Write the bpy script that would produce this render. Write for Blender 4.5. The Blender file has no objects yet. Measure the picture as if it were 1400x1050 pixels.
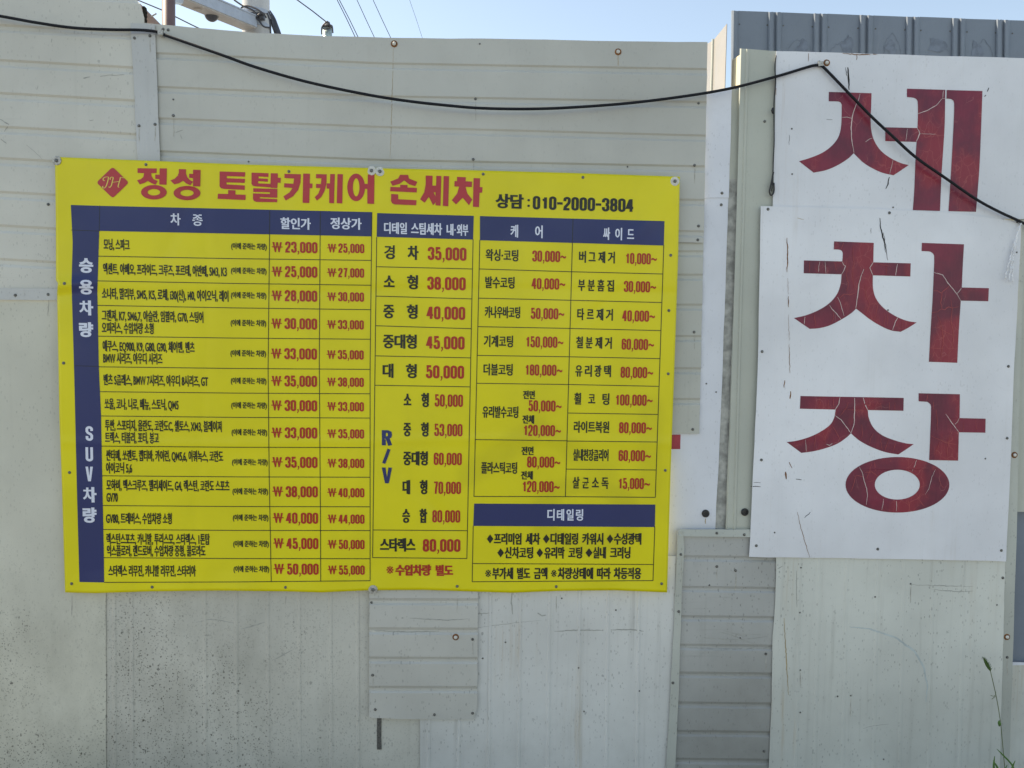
import bpy, math, random
import numpy as np
from mathutils import Vector, Matrix
from mathutils.geometry import tessellate_polygon
from mathutils.bvhtree import BVHTree

random.seed(7)
S = bpy.context.scene
COL = S.collection

# ------------------------------------------------------------ camera, sky, sun
CAM = np.array([0.0, -2.9, 1.7])
FPX = 1060.0
YAW, PITCH, ROLL = 0.05277, 0.05346, 0.01680
cy, sy, cp, sp, cr, sr = (math.cos(YAW), math.sin(YAW), math.cos(PITCH), math.sin(PITCH), math.cos(ROLL), math.sin(ROLL))
FWD = np.array([sy * cp, cy * cp, -sp]); RT0 = np.array([cy, -sy, 0.0]); UP0 = np.cross(RT0, FWD)
RT = cr * RT0 + sr * UP0; UP = -sr * RT0 + cr * UP0
cam = bpy.data.cameras.new('camera'); camo = bpy.data.objects.new('camera', cam); COL.objects.link(camo)
camo.matrix_world = Matrix(((RT[0], UP[0], -FWD[0], CAM[0]), (RT[1], UP[1], -FWD[1], CAM[1]), (RT[2], UP[2], -FWD[2], CAM[2]), (0, 0, 0, 1)))
cam.sensor_width = 36.0; cam.lens = FPX / 1400 * 36.0; cam.clip_start = 0.05; cam.clip_end = 3000
S.camera = camo

SUN_EL = math.radians(52); SUN_AZ = math.radians(-66)     # azimuth from +Y towards +X: behind the fence, a little to the left
world = bpy.data.worlds.new('World'); S.world = world; world.use_nodes = True
wn = world.node_tree.nodes; wl = world.node_tree.links
bg = wn['Background']; sky = wn.new('ShaderNodeTexSky'); sky.sky_type = 'NISHITA'; sky.sun_disc = False
sky.sun_elevation = SUN_EL; sky.sun_rotation = SUN_AZ; sky.air_density = 1.0; sky.dust_density = 0.5; sky.ozone_density = 1.6
wl.new(sky.outputs[0], bg.inputs[0]); bg.inputs[1].default_value = 0.10
sun = bpy.data.lights.new('sun', 'SUN'); sun.energy = 3.4; sun.angle = math.radians(0.53); sun.color = (1.0, 0.965, 0.91)
suno = bpy.data.objects.new('sun', sun); COL.objects.link(suno)
sd = Vector((math.sin(SUN_AZ) * math.cos(SUN_EL), math.cos(SUN_AZ) * math.cos(SUN_EL), math.sin(SUN_EL)))
suno.rotation_euler = (-sd).to_track_quat('-Z', 'Y').to_euler(); suno.location = (0, 0, 12)
S.view_settings.view_transform = 'Standard'; S.view_settings.look = 'None'; S.view_settings.gamma = 1.0
S.view_settings.exposure = 1.5; S.view_settings.use_white_balance = True; S.view_settings.white_balance_temperature = 8700; S.view_settings.use_curve_mapping = False

# ------------------------------------------------------------ helpers
def at(px, py, y=0.0):
    """the point of the plane Y = y seen at a given place of the photograph"""
    d = (px - 700.0) * RT - (py - 525.0) * UP + FPX * FWD
    t = (y - CAM[1]) / d[1]
    return CAM + d * t

def atv(px, py, y):
    px = np.asarray(px, float); py = np.asarray(py, float); y = np.broadcast_to(np.asarray(y, float), px.shape)
    d = (px - 700.0)[..., None] * RT - (py - 525.0)[..., None] * UP + FPX * FWD
    t = (y - CAM[1]) / d[..., 1]
    return CAM + d * t[..., None]

_r = np.random.RandomState(3)
_dw = [(_r.uniform(2, 9), _r.uniform(2, 9), _r.uniform(0, 6.3), _r.uniform(0.3, 1)) for _ in range(7)]
def dent(x, z):
    s = 0
    for a, b, c, w in _dw: s = s + w * np.sin(a * x + b * z + c) * np.cos(b * .7 * x - a * .8 * z + 2 * c)
    return s * 0.0011

def link(name, me, mat=None, parent=None):
    o = bpy.data.objects.new(name, me); COL.objects.link(o)
    if mat is not None and me is not None and len(me.materials) == 0: me.materials.append(mat)
    if parent is not None:
        o.parent = parent
    return o

def origin(parent):
    p = np.zeros(3); q = parent
    while q is not None:
        p += np.array(q.location); q = q.parent
    return p

def mesh_obj(name, V, F, mat, parent=None, smooth=False, loc=None):
    V = np.asarray(V, float).reshape(-1, 3)
    po = origin(parent) if parent is not None else np.zeros(3)
    if loc is None:
        loc = np.zeros(3) if parent is not None else np.array([V[:, 0].mean(), V[:, 1].mean(), V[:, 2].min()])
    else: loc = np.asarray(loc, float) - po
    me = bpy.data.meshes.new(name)
    me.from_pydata((V - po - loc).tolist(), [], [tuple(f) for f in F]); me.update()
    if smooth:
        me.polygons.foreach_set('use_smooth', [True] * len(me.polygons))
    o = link(name, me, mat, parent); o.location = loc.tolist()
    return o

def tag(o, label=None, cat=None, group=None, kind=None):
    if label: o['label'] = label
    if cat: o['category'] = cat
    if group: o['group'] = group
    if kind: o['kind'] = kind
    return o

def thing(name, loc, label, cat, group=None):
    o = bpy.data.objects.new(name, None); COL.objects.link(o); o.location = [float(v) for v in loc]
    o.empty_display_size = 0.1
    return tag(o, label, cat, group)

def ev(c, t):
    if np.isscalar(c): return np.zeros_like(np.asarray(t, float)) + c
    c = sorted(c); xs = [p[0] for p in c]; ys = [p[1] for p in c]
    t = np.asarray(t, float); r = np.interp(t, xs, ys)
    if len(c) > 1:
        sl = (ys[1] - ys[0]) / (xs[1] - xs[0]); r = np.where(t < xs[0], ys[0] + (t - xs[0]) * sl, r)
        sl = (ys[-1] - ys[-2]) / (xs[-1] - xs[-2]); r = np.where(t > xs[-1], ys[-1] + (t - xs[-1]) * sl, r)
    return r

class Crv:
    """a curve y(x) (row) or x(y) (column); off shifts it; mix blends two"""
    def __init__(s, f): s.f = f
    def __call__(s, t): return s.f(t)
def C(c, off=0.0): return Crv(lambda t: ev(c, t) + off)
def mix(a, b, u): return Crv(lambda t: a(t) * (1 - u) + b(t) * u)

def fill(keys, step, span):
    """keys: list of (curve, depth) -> the same with plain curves between, so no strip is wider than step px"""
    out = [keys[0]]
    for (a, da), (b, db) in zip(keys, keys[1:]):
        gap = abs(float(b(span)) - float(a(span))); n = max(1, int(math.ceil(gap / step)))
        for k in range(1, n): out.append((mix(a, b, k / n), da + (db - da) * k / n))
        out.append((b, db))
    return out

def groove(c, d=0.0026, w=2.2, gap=5.0):
    d *= 2.1; w *= 1.45
    return [(C(c, -w), 0.0), (C(c, 0), d), (C(c, gap), d), (C(c, gap + w), 0.0)]
def ridge(c, d=-0.0016, w=2.0, gap=1.5):
    d *= 2.8; w *= 1.3
    return [(C(c, -gap / 2 - w), 0.0), (C(c, -gap / 2), d), (C(c, gap / 2), d), (C(c, gap / 2 + w), 0.0)]

HOSTS = []     # (object, bvh) screws look for the sheet they sit on
def sheet(name, y0, rows, cols, mat, parent=None, th=0.0015, step=22, cut=None, wob=0.35, label=None, amp=1.0, fold=None):
    my = 525; mx = 700
    rc = [r for r in rows]; cc = [c for c in cols]
    midx = float(np.mean([float(c[0](500)) for c in cc])); midy = float(np.mean([float(r[0](midx)) for r in rc]))
    rc = fill(rc, step, midx); cc = fill(cc, step, midy)
    n, m = len(rc), len(cc)
    X = np.zeros((n, m)); Y = np.zeros((n, m))
    for i in range(n): Y[i] = rc[i][0](np.full(m, midx))
    for it in range(4):
        for j in range(m): X[:, j] = cc[j][0](Y[:, j])
        for i in range(n): Y[i] = rc[i][0](X[i])
    rs = np.random.RandomState(abs(hash(name + str(round(y0 * 1e5)) + str(n * m))) % 9999 if False else (n * 131 + m * 17 + int(abs(y0) * 1e5)) % 9999)
    if wob:
        X[:, 0] += rs.uniform(-wob, wob, n); X[:, -1] += rs.uniform(-wob, wob, n)
        Y[0] += rs.uniform(-wob, wob, m); Y[-1] += rs.uniform(-wob, wob, m)
    if cut: X, Y = cut(X, Y)
    D = np.array([r[1] for r in rc])[:, None] + np.array([c[1] for c in cc])[None, :]
    P0 = atv(X, Y, y0)
    ph = rs.uniform(0, 6.3, 3)
    D = D + amp * dent(P0[..., 0], P0[..., 2]) + 0.0004 * np.sin(P0[..., 0] * 21 + ph[0]) * np.sin(P0[..., 2] * 17 + ph[1])
    if fold: D = D + fold(X, Y)
    P = atv(X, Y, y0 + D)
    B = P.copy(); B[..., 1] += th
    V = np.concatenate([P.reshape(-1, 3), B.reshape(-1, 3)]); N = n * m; F = []
    for i in range(n - 1):
        for j in range(m - 1):
            a = i * m + j
            F.append((a, a + m, a + m + 1, a + 1)); F.append((N + a, N + a + 1, N + a + m + 1, N + a + m))
    for j in range(m - 1):
        F.append((j, j + 1, N + j + 1, N + j)); a = (n - 1) * m + j; F.append((a, N + a, N + a + 1, a + 1))
    for i in range(n - 1):
        a = i * m; F.append((a, N + a, N + a + m, a + m)); b = a + m - 1; F.append((b, b + m, N + b + m, N + b))
    o = mesh_obj(name, V, F, mat, parent)
    if label: o['label'] = label
    HOSTS.append((o, BVHTree.FromPolygons([Vector(v) for v in V], F)))
    return o

def quad(TL, TR, BR, BL):
    rows = [(C([TL, TR]), 0.0), (C([BL, BR]), 0.0)]
    cols = [(C([(TL[1], TL[0]), (BL[1], BL[0])]), 0.0), (C([(TR[1], TR[0]), (BR[1], BR[0])]), 0.0)]
    return rows, cols

def hit(px, py):
    d = (px - 700.0) * RT - (py - 525.0) * UP + FPX * FWD
    best = None
    for o, b in HOSTS:
        r = b.ray_cast(Vector(CAM), Vector(d).normalized())
        if r[0] is not None and (best is None or r[3] < best[2]): best = (o, r[0], r[3])
    return best

def tube(pts, r, seg=10, cap=True, rad=None):
    pts = [Vector(p) for p in pts]; V = []; F = []; n = len(pts)
    up = Vector((0, 0, 1))
    for i, p in enumerate(pts):
        t = (pts[min(i + 1, n - 1)] - pts[max(i - 1, 0)]).normalized()
        a = t.cross(Vector((0.13, 1, 0.07))).normalized()
        b = t.cross(a).normalized()
        rr = rad[i] if rad else r
        for k in range(seg):
            th = 2 * math.pi * k / seg
            V.append(p + (a * math.cos(th) + b * math.sin(th)) * rr)
    for i in range(n - 1):
        for k in range(seg):
            a = i * seg + k; b = i * seg + (k + 1) % seg
            F.append((a, b, b + seg, a + seg))
    if cap: F.append(tuple(range(seg))[::-1]); F.append(tuple(range((n - 1) * seg, n * seg)))
    return [tuple(v) for v in V], F

def smooth_path(pts, n=8):
    pts = [np.array(p, float) for p in pts]; out = []
    P = [2 * pts[0] - pts[1]] + pts + [2 * pts[-1] - pts[-2]]
    for i in range(1, len(P) - 2):
        for k in range(n):
            t = k / n; a, b, c, d = P[i - 1], P[i], P[i + 1], P[i + 2]
            out.append(0.5 * ((2 * b) + (-a + c) * t + (2 * a - 5 * b + 4 * c - d) * t * t + (-a + 3 * b - 3 * c + d) * t ** 3))
    out.append(pts[-1]); return out

def box(c, sx, sy_, sz, R=None):
    V = []
    for x in (-.5, .5):
        for y in (-.5, .5):
            for z in (-.5, .5): V.append((x * sx, y * sy_, z * sz))
    V = np.array(V)
    if R is not None: V = V @ np.array(R).T
    V = V + np.array(c)
    F = [(0, 1, 3, 2), (4, 6, 7, 5), (0, 4, 5, 1), (2, 3, 7, 6), (0, 2, 6, 4), (1, 5, 7, 3)]
    return V.tolist(), F
def join(parts):
    V = []; F = []
    for v, f in parts:
        b = len(V); V += [tuple(x) for x in v]; F += [tuple(i + b for i in q) for q in f]
    return V, F

# ------------------------------------------------------------ materials
def new_mat(name):
    m = bpy.data.materials.new(name); m.use_nodes = True
    nt = m.node_tree; b = nt.nodes['Principled BSDF']
    return m, nt, b
def setspec(b, v): b.inputs['Specular IOR Level'].default_value = v

class NB:
    def __init__(s, nt): s.nt = nt; s.geo = nt.nodes.new('ShaderNodeNewGeometry')
    def n(s, t, **k):
        x = s.nt.nodes.new(t)
        for a, v in k.items(): setattr(x, a, v)
        return x
    def l(s, a, b): s.nt.links.new(a, b)
    def pos(s, scale=(1, 1, 1), off=(0, 0, 0), rot=(0, 0, 0)):
        m = s.n('ShaderNodeMapping'); m.inputs['Scale'].default_value = scale; m.inputs['Location'].default_value = off; m.inputs['Rotation'].default_value = rot
        s.l(s.geo.outputs['Position'], m.inputs['Vector']); return m.outputs[0]
    def noise(s, scale, vec=None, detail=3, rough=.55, dist=0):
        x = s.n('ShaderNodeTexNoise'); x.inputs['Scale'].default_value = scale; x.inputs['Detail'].default_value = detail
        x.inputs['Roughness'].default_value = rough; x.inputs['Distortion'].default_value = dist
        s.l(vec if vec is not None else s.geo.outputs['Position'], x.inputs['Vector']); return x.outputs['Fac']
    def ramp(s, f, lo, hi, a=0.0, b=1.0):
        x = s.n('ShaderNodeMapRange'); x.interpolation_type = 'SMOOTHSTEP'
        for i, v in enumerate((lo, hi, a, b)): x.inputs[i + 1].default_value = v
        s.l(f, x.inputs[0]); return x.outputs[0]
    def math(s, op, a, b=None):
        x = s.n('ShaderNodeMath', operation=op)
        for i, v in enumerate((a, b)):
            if v is None: continue
            if isinstance(v, (int, float)): x.inputs[i].default_value = v
            else: s.l(v, x.inputs[i])
        return x.outputs[0]
    def mix(s, f, a, b, mode='MIX'):
        x = s.n('ShaderNodeMix', data_type='RGBA', blend_type=mode)
        if isinstance(f, (int, float)): x.inputs[0].default_value = f
        else: s.l(f, x.inputs[0])
        for i, v in ((6, a), (7, b)):
            if isinstance(v, tuple): x.inputs[i].default_value = (*v[:3], 1)
            else: s.l(v, x.inputs[i])
        return x.outputs[2]
    def specks(s, scale, size, seed=0.0, stretch=(1, 1, 1), dens=1.0):
        """small round spots, their size varying from cell to cell"""
        v = s.n('ShaderNodeTexVoronoi'); v.inputs['Scale'].default_value = scale
        d = s.n('ShaderNodeVectorMath', operation='ADD')
        wob = s.n('ShaderNodeTexNoise'); wob.inputs['Scale'].default_value = scale * 2.2
        s.l(s.pos((stretch[0], 0.0, stretch[2]), (seed, seed * .7, seed * 1.3)), wob.inputs['Vector'])
        sc = s.n('ShaderNodeVectorMath', operation='SCALE'); sc.inputs[3].default_value = 0.6 / scale
        s.l(wob.outputs['Color'], sc.inputs[0]); s.l(s.pos((stretch[0], 0.0, stretch[2]), (seed, seed * .7, seed * 1.3)), d.inputs[0]); s.l(sc.outputs[0], d.inputs[1])
        s.l(d.outputs[0], v.inputs['Vector'])
        sep = s.n('ShaderNodeSeparateColor'); s.l(v.outputs['Color'], sep.inputs[0])
        big = s.math('POWER', sep.outputs[0], 3.5 / dens)
        rad = s.math('MULTIPLY', big, size)
        f = s.math('SUBTRACT', rad, v.outputs['Distance'])
        return s.ramp(f, 0.0, 0.05, 0, 1)

def paint(name, col, rough=.42, dirt=(.16, .145, .11), streak=.35, hstreak=0.0, speck=.3, fine=.25, low=.3, var=.11, spec=.45, peel=.02, rust=0.0, mudleft=0.0, seed=0.0):
    m, nt, b = new_mat(name); q = NB(nt)
    P = q.pos((1, 1, 1), (seed, 0, seed * .6))
    base = q.mix(q.ramp(q.noise(1.7, P, 4), .3, .7), tuple(c * (1 - var) for c in col), tuple(min(1, c * (1 + var * .6)) for c in col))
    # faint chalking and handling marks
    cl = q.ramp(q.noise(9, P, 6, .7, .6), .5, .78, 0, 1)
    base = q.mix(q.math('MULTIPLY', cl, .16 + low * .2), base, tuple(c * .72 for c in col))
    if streak:
        v = q.ramp(q.noise(1, q.pos((34, 1, 1.1), (seed * 3, 0, 0)), 5, .65), .52, .8)
        v2 = q.ramp(q.noise(1, q.pos((9, 1, .7), (seed * 5, 0, 2)), 4, .6), .45, .8)
        base = q.mix(q.math('MULTIPLY', q.math('MULTIPLY', v, q.math('ADD', v2, .25)), streak), base, dirt)
    if hstreak:
        v = q.ramp(q.noise(1, q.pos((1.6, 1, 55), (seed, 0, 4)), 4, .7), .58, .8)
        w = q.ramp(q.noise(2.3, q.pos((1, 1, 1), (seed + 5, 0, 0)), 3), .5, .75)
        base = q.mix(q.math('MULTIPLY', q.math('MULTIPLY', v, w), hstreak), base, tuple(c * .8 for c in dirt))
    if low:      # dust that has splashed up from the ground
        sep = q.n('ShaderNodeSeparateXYZ'); q.l(q.geo.outputs['Position'], sep.inputs[0])
        h = q.ramp(sep.outputs[2], .95, .0, 0, 1)
        f = q.math('MULTIPLY', h, q.ramp(q.noise(3.2, P, 6, .65), .25, .8, .25, 1))
        base = q.mix(q.math('MULTIPLY', f, low), base, dirt)
    mask = q.ramp(q.noise(1.9, q.pos((1, 1, 1), (seed + 9, 0, 1)), 3), .35, .65, .25, 1)
    if mudleft:
        sep2 = q.n('ShaderNodeSeparateXYZ'); q.l(q.geo.outputs['Position'], sep2.inputs[0])
        hz = q.ramp(sep2.outputs[2], .98, .55, 0, 1)
        hx = q.ramp(sep2.outputs[0], -.25, -.95, .15, 1)
        mud = q.math('MULTIPLY', hz, hx)
        grime = q.math('MULTIPLY', mud, q.ramp(q.noise(4.5, q.pos((1.5, 1, .8)), 6, .7), .25, .8))
        base = q.mix(q.math('MULTIPLY', grime, mudleft * .33), base, (.11, .11, .08))
        mm = q.math('MULTIPLY', q.math('ADD', q.math('MULTIPLY', mud, 1.1), .08), q.ramp(q.noise(2.6, q.pos((1, 1, .6), (4, 0, 2)), 4, .6), .36, .6, .12, 1))
        for sc, sz, sd_ in ((15, .15, 3.1), (40, .20, 7.7), (100, .42, 1.9), (230, .62, 4.4)):
            f = q.math('MULTIPLY', q.specks(sc, sz, sd_, (1, 1, .85)), mm)
            base = q.mix(q.math('MULTIPLY', f, .85 * mudleft if sc < 100 else .6 * mudleft), base, (.035, .035, .028))
    if fine:
        f = q.math('MULTIPLY', q.specks(150, .5, seed + 2, (1, 1, .5), .8), mask)
        base = q.mix(q.math('MULTIPLY', f, fine), base, (.08, .08, .07))
    if speck:
        f = q.math('MULTIPLY', q.specks(30, .17, seed + 6, (1, 1, .7), .7), mask)
        base = q.mix(q.math('MULTIPLY', f, speck), base, (.04, .04, .035))
    if rust:
        v = q.ramp(q.noise(1, q.pos((22, 1, .9), (seed + 1, 0, 0)), 5, .7), .50, .78)
        w = q.ramp(q.noise(2.6, q.pos((1, 1, .6), (seed + 3, 0, 3)), 4), .5, .7)
        base = q.mix(q.math('MULTIPLY', q.math('MULTIPLY', v, w), rust), base, (.42, .31, .18))
    q.l(base, b.inputs['Base Color'])
    r = q.ramp(q.noise(6, P, 4), .3, .7, rough - .06, rough + .12); q.l(r, b.inputs['Roughness']); setspec(b, spec)
    if peel:
        bp = q.n('ShaderNodeBump'); bp.inputs['Strength'].default_value = peel * 4; bp.inputs['Distance'].default_value = .002
        hgt = q.math('ADD', q.noise(55, None, 3, .6), q.math('MULTIPLY', q.noise(7, P, 2), 3.0))
        q.l(hgt, bp.inputs['Height']); q.l(bp.outputs[0], b.inputs['Normal'])
    return m

def plain(name, col, rough=.5, metal=0.0, spec=.5, var=.15, scale=20, bump=0.0):
    m, nt, b = new_mat(name); q = NB(nt)
    base = q.mix(q.ramp(q.noise(scale, None, 4), .3, .7), tuple(c * (1 - var) for c in col), tuple(min(1, c * (1 + var)) for c in col))
    q.l(base, b.inputs['Base Color']); b.inputs['Roughness'].default_value = rough; b.inputs['Metallic'].default_value = metal; setspec(b, spec)
    if bump:
        bp = q.n('ShaderNodeBump'); bp.inputs['Strength'].default_value = bump; bp.inputs['Distance'].default_value = .004
        q.l(q.noise(scale * 2, None, 5), bp.inputs['Height']); q.l(bp.outputs[0], b.inputs['Normal'])
    return m

M = {}
M['left'] = paint('ivory_painted_steel', (.60, .59, .53), streak=.15, hstreak=.95, low=.1, speck=.3, fine=.2, seed=1)
M['leftlow'] = paint('splashed_ivory_steel', (.62, .61, .52), streak=.15, low=.25, speck=.15, fine=.2, mudleft=.9, seed=2, peel=.05)
M['midlow'] = paint('splashed_grey_steel', (.61, .60, .535), streak=.35, low=.3, speck=.3, fine=.3, mudleft=.9, seed=3)
M['main'] = paint('pale_green_grey_steel', (.52, .52, .475), streak=.15, low=.0, speck=.05, fine=.1, rust=.1, seed=4)
M['drip'] = plain('faint_drip_stain', (.44, .425, .375), .65, 0, .2, var=.2, scale=60)
M['second'] = paint('green_grey_steel', (.49, .495, .445), streak=.2, low=.0, speck=.15, fine=.15, seed=5)
M['flash'] = paint('galvanised_flashing', (.53, .54, .53), streak=.2, hstreak=.2, low=.1, speck=.3, fine=.3, seed=6, rough=.36)
M['patch'] = paint('dusty_patch_steel', (.57, .565, .52), streak=.2, hstreak=1.0, low=.25, speck=.5, fine=.35, seed=7)
M['bottom'] = paint('streaked_white_steel', (.69, .695, .665), streak=.8, hstreak=.35, low=.3, speck=.4, fine=.32, rust=.6, seed=8)
M['framed'] = paint('grimy_grey_steel', (.43, .435, .415), streak=.3, hstreak=1.0, low=.5, speck=.6, fine=.5, var=.18, seed=9)
M['trim'] = paint('green_grey_trim', (.50, .52, .47), streak=.2, low=.3, speck=.2, fine=.3, seed=10)
M['right'] = paint('stained_pale_green_steel', (.645, .66, .605), streak=.75, low=.25, speck=.4, fine=.38, rust=.85, seed=11)
M['white'] = paint('white_painted_board', (.71, .735, .79), streak=.12, low=.1, speck=.1, fine=.16, rust=.15, seed=12, rough=.4)
M['board'] = paint('white_sign_board', (.77, .785, .82), streak=.18, low=.05, speck=.14, fine=.12, rust=.4, seed=13, rough=.38, dirt=(.30, .27, .2))
M['green'] = paint('sage_painted_steel', (.50, .52, .455), streak=.15, low=.05, speck=.1, fine=.1, seed=14)
M['blue'] = paint('blue_grey_steel', (.20, .24, .29), streak=.25, low=.0, speck=.1, fine=.1, seed=15, dirt=(.35, .40, .45), spec=.35, rough=.5)
M['beige'] = paint('beige_steel', (.30, .285, .265), streak=.1, low=0, speck=0, fine=.05, seed=16)
M['cream'] = paint('cream_steel', (.78, .70, .50), streak=.1, low=0, speck=0, fine=.05, seed=17)
M['concrete'] = plain('weathered_concrete', (.40, .40, .37), .85, spec=.2, var=.3, scale=30, bump=.5)
M['screw'] = plain('dull_zinc_screw', (.16, .16, .15), .45, .7, var=.3, scale=200)
M['washer'] = plain('grey_washer', (.42, .41, .38), .45, .3, var=.3, scale=150)
M['whitewasher'] = plain('white_washer', (.62, .61, .56), .4, .0, var=.15, scale=150)
M['rust'] = plain('rusty_iron', (.22, .09, .03), .8, .1, var=.4, scale=150)
M['rubber'] = plain('black_rubber', (.018, .018, .02), .42, 0, .5, var=.2)
M['cable'] = plain('black_cable_sheath', (.010, .011, .015), .5, 0, .22, var=.2)
M['crackline'] = plain('bare_white_in_paint_crack', (.66, .52, .50), .6, 0, .2)
M['redcrack'] = plain('bright_red_in_paint_crack', (.42, .09, .09), .6, 0, .2)
M['black'] = plain('black_scuff', (.03, .03, .032), .7, 0, .2)
M['rope'] = plain('white_nylon_rope', (.75, .76, .78), .7, 0, .3)
M['brownpole'] = plain('brown_painted_pole', (.15, .095, .095), .5, 0, .4, scale=8)
M['poleconc'] = plain('concrete_pole', (.55, .55, .55), .85, 0, .2, scale=6, bump=.3)
M['armgrey'] = plain('grey_arm_housing', (.42, .47, .55), .45, .1, .5, var=.06)
M['armlow'] = plain('beige_arm_underside', (.45, .42, .39), .5, 0, .4, var=.06)
M['dome'] = plain('smoked_dome', (.05, .055, .07), .15, 0, .6)
M['ins'] = plain('pale_glazed_cap', (.50, .62, .62), .25, 0, .5)
M['fit'] = plain('dark_fittings', (.09, .09, .10), .5, .6, .5)
M['gable'] = plain('brown_gable_board', (.36, .27, .25), .7, 0, .3, scale=30)
M['foam'] = plain('torn_black_foam', (.03, .028, .025), .95, 0, .1, scale=80)
M['stem'] = plain('dry_green_stem', (.10, .13, .05), .6, 0, .3)
M['seed'] = plain('green_seed_head', (.06, .11, .03), .8, 0, .2, scale=300)
M['leaf'] = plain('grass_blade', (.07, .16, .03), .55, 0, .35, scale=40)
M['redpaint2'] = plain('old_red_paint', (.42, .05, .07), .5, 0, .4)

# vinyl banner and its inks
def vinyl(name, col, ghost=False, rough=.36, spec=.5):
    m, nt, b = new_mat(name); q = NB(nt)
    base = q.mix(q.ramp(q.noise(3, None, 4), .3, .7), tuple(c * .95 for c in col), tuple(min(1, c * 1.04) for c in col))
    if ghost:
        a = q.n('ShaderNodeAttribute'); a.attribute_name = 'showthrough'
        base = q.mix(q.math('MULTIPLY', a.outputs['Fac'], .36), base, tuple(c * .60 for c in col))
        d = q.ramp(q.noise(1, q.pos((7, 1, 2.5)), 5, .7), .55, .85)
        base = q.mix(q.math('MULTIPLY', d, .16), base, (.35, .30, .05))
    q.l(base, b.inputs['Base Color']); setspec(b, spec)
    q.l(q.ramp(q.noise(5, None, 3), .3, .7, rough - .04, rough + .08), b.inputs['Roughness'])
    bp = q.n('ShaderNodeBump'); bp.inputs['Strength'].default_value = .12; bp.inputs['Distance'].default_value = .0006
    w = q.n('ShaderNodeTexChecker'); w.inputs['Scale'].default_value = 700
    q.l(q.math('ADD', q.noise(26, None, 3), q.math('MULTIPLY', q.noise(600, None, 1), .2)), bp.inputs['Height'])
    q.l(bp.outputs[0], b.inputs['Normal'])
    return m
M['yellow'] = vinyl('yellow_vinyl', (.77, .665, .010), True)
M['navy'] = vinyl('navy_ink', (.014, .026, .120))
M['red'] = vinyl('red_ink', (.50, .030, .040))
M['darkred'] = vinyl('price_red_ink', (.45, .022, .008))
M['ink'] = vinyl('black_ink', (.010, .012, .006))
M['whiteink'] = vinyl('white_ink', (.68, .72, .84))
M['gold'] = vinyl('yellow_ink', (.78, .62, .12))

def crackle(name, seed):
    m, nt, b = new_mat(name); q = NB(nt)
    P = q.pos((1, 0, 1), (seed, 0, seed * .37))
    dark = (.120, .009, .034); mid = (.225, .011, .042); br = (.31, .016, .035)
    f1 = q.ramp(q.noise(4.5, P, 4), .36, .66); base = q.mix(f1, mid, dark)
    pat = q.ramp(q.noise(5.5, q.pos((1, 0, .6), (seed + 4, 0, 1)), 3), .48, .62)
    base = q.mix(q.math('MULTIPLY', pat, .75), base, br)
    # thin veins where the old film has split
    dv = q.n('ShaderNodeVectorMath', operation='ADD'); nz = q.n('ShaderNodeTexNoise'); nz.inputs['Scale'].default_value = 22
    q.l(P, nz.inputs['Vector']); sc = q.n('ShaderNodeVectorMath', operation='SCALE'); sc.inputs[3].default_value = .035
    q.l(nz.outputs['Color'], sc.inputs[0]); q.l(q.pos((1, 0, .55), (seed, 0, 0)), dv.inputs[0]); q.l(sc.outputs[0], dv.inputs[1])
    for scale, wd, amt, colr in ((30, .030, .5, (.44, .09, .09)), (11, .008, .4, (.50, .18, .17))):
        v = q.n('ShaderNodeTexVoronoi', feature='DISTANCE_TO_EDGE'); v.inputs['Scale'].default_value = scale
        q.l(dv.outputs[0], v.inputs['Vector'])
        e = q.ramp(v.outputs['Distance'], wd * 1.2, wd * .2, 0, 1)
        e = q.math('MULTIPLY', e, pat if scale == 30 else q.ramp(q.noise(6, q.pos((1, 0, 1), (seed + 8, 0, 3)), 2), .5, .6))
        base = q.mix(q.math('MULTIPLY', e, amt), base, colr)
    grain = q.ramp(q.noise(1, q.pos((160, 0, 25)), 3), .4, .75); base = q.mix(q.math('MULTIPLY', grain, .10), base, (.38, .06, .10))
    q.l(base, b.inputs['Base Color']); b.inputs['Roughness'].default_value = .42; setspec(b, .5)
    return m

# ------------------------------------------------------------ ground
def asphalt():
    m, nt, b = new_mat('worn_asphalt'); q = NB(nt)
    base = q.mix(q.ramp(q.noise(60, None, 5), .35, .7), (.080, .088, .098), (.135, .146, .160))
    base = q.mix(q.ramp(q.noise(.4, None, 4), .4, .7), base, (.155, .165, .178))
    q.l(base, b.inputs['Base Color']); b.inputs['Roughness'].default_value = .9
    return m
g = mesh_obj('ground', [(-900, -900, 0), (900, -900, 0), (900, 900, 0), (-900, 900, 0)], [(0, 1, 2, 3)], asphalt(), loc=(0, 0, 0))
tag(g, kind='structure')

# ------------------------------------------------------------ the patchwork fence
fence = thing('metal_fence', at(430, 1078, 0.0), 'long pale patchwork sheet metal fence carrying the yellow banner', 'fence')
Lx = -140
BOT = 1066
# upper left sheet, horizontal grooves, top running out of the picture
ys = [-60, -14, 36, 84, 129, 175, 218, 264, 310, 356]
rows = [(C([(0, -95), (180, -85)]), 0.0)]
for y in ys: rows += groove([(0, y), (90, y + 5), (180, y + 10)], .003, 2.4, 5)
rows += [(C([(0, 402), (180, 404)]), 0.0)]
def cutA(X, Y):
    lim = np.where(Y < 12, 187 + (Y - 0) * .8, 300.0); X = np.minimum(X, lim); return X, Y
colsA = [(C([(30, Lx), (400, Lx + 4)]), 0.0), (Crv(lambda t: np.where(np.asarray(t, float) < 32, np.minimum(187 + np.asarray(t, float) * .83, 197), 197.0)), 0.0)]
sheet('cladding_sheet', -.004, rows, colsA, M['left'], fence, label='ivory sheet with horizontal grooves at the top left')
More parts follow.
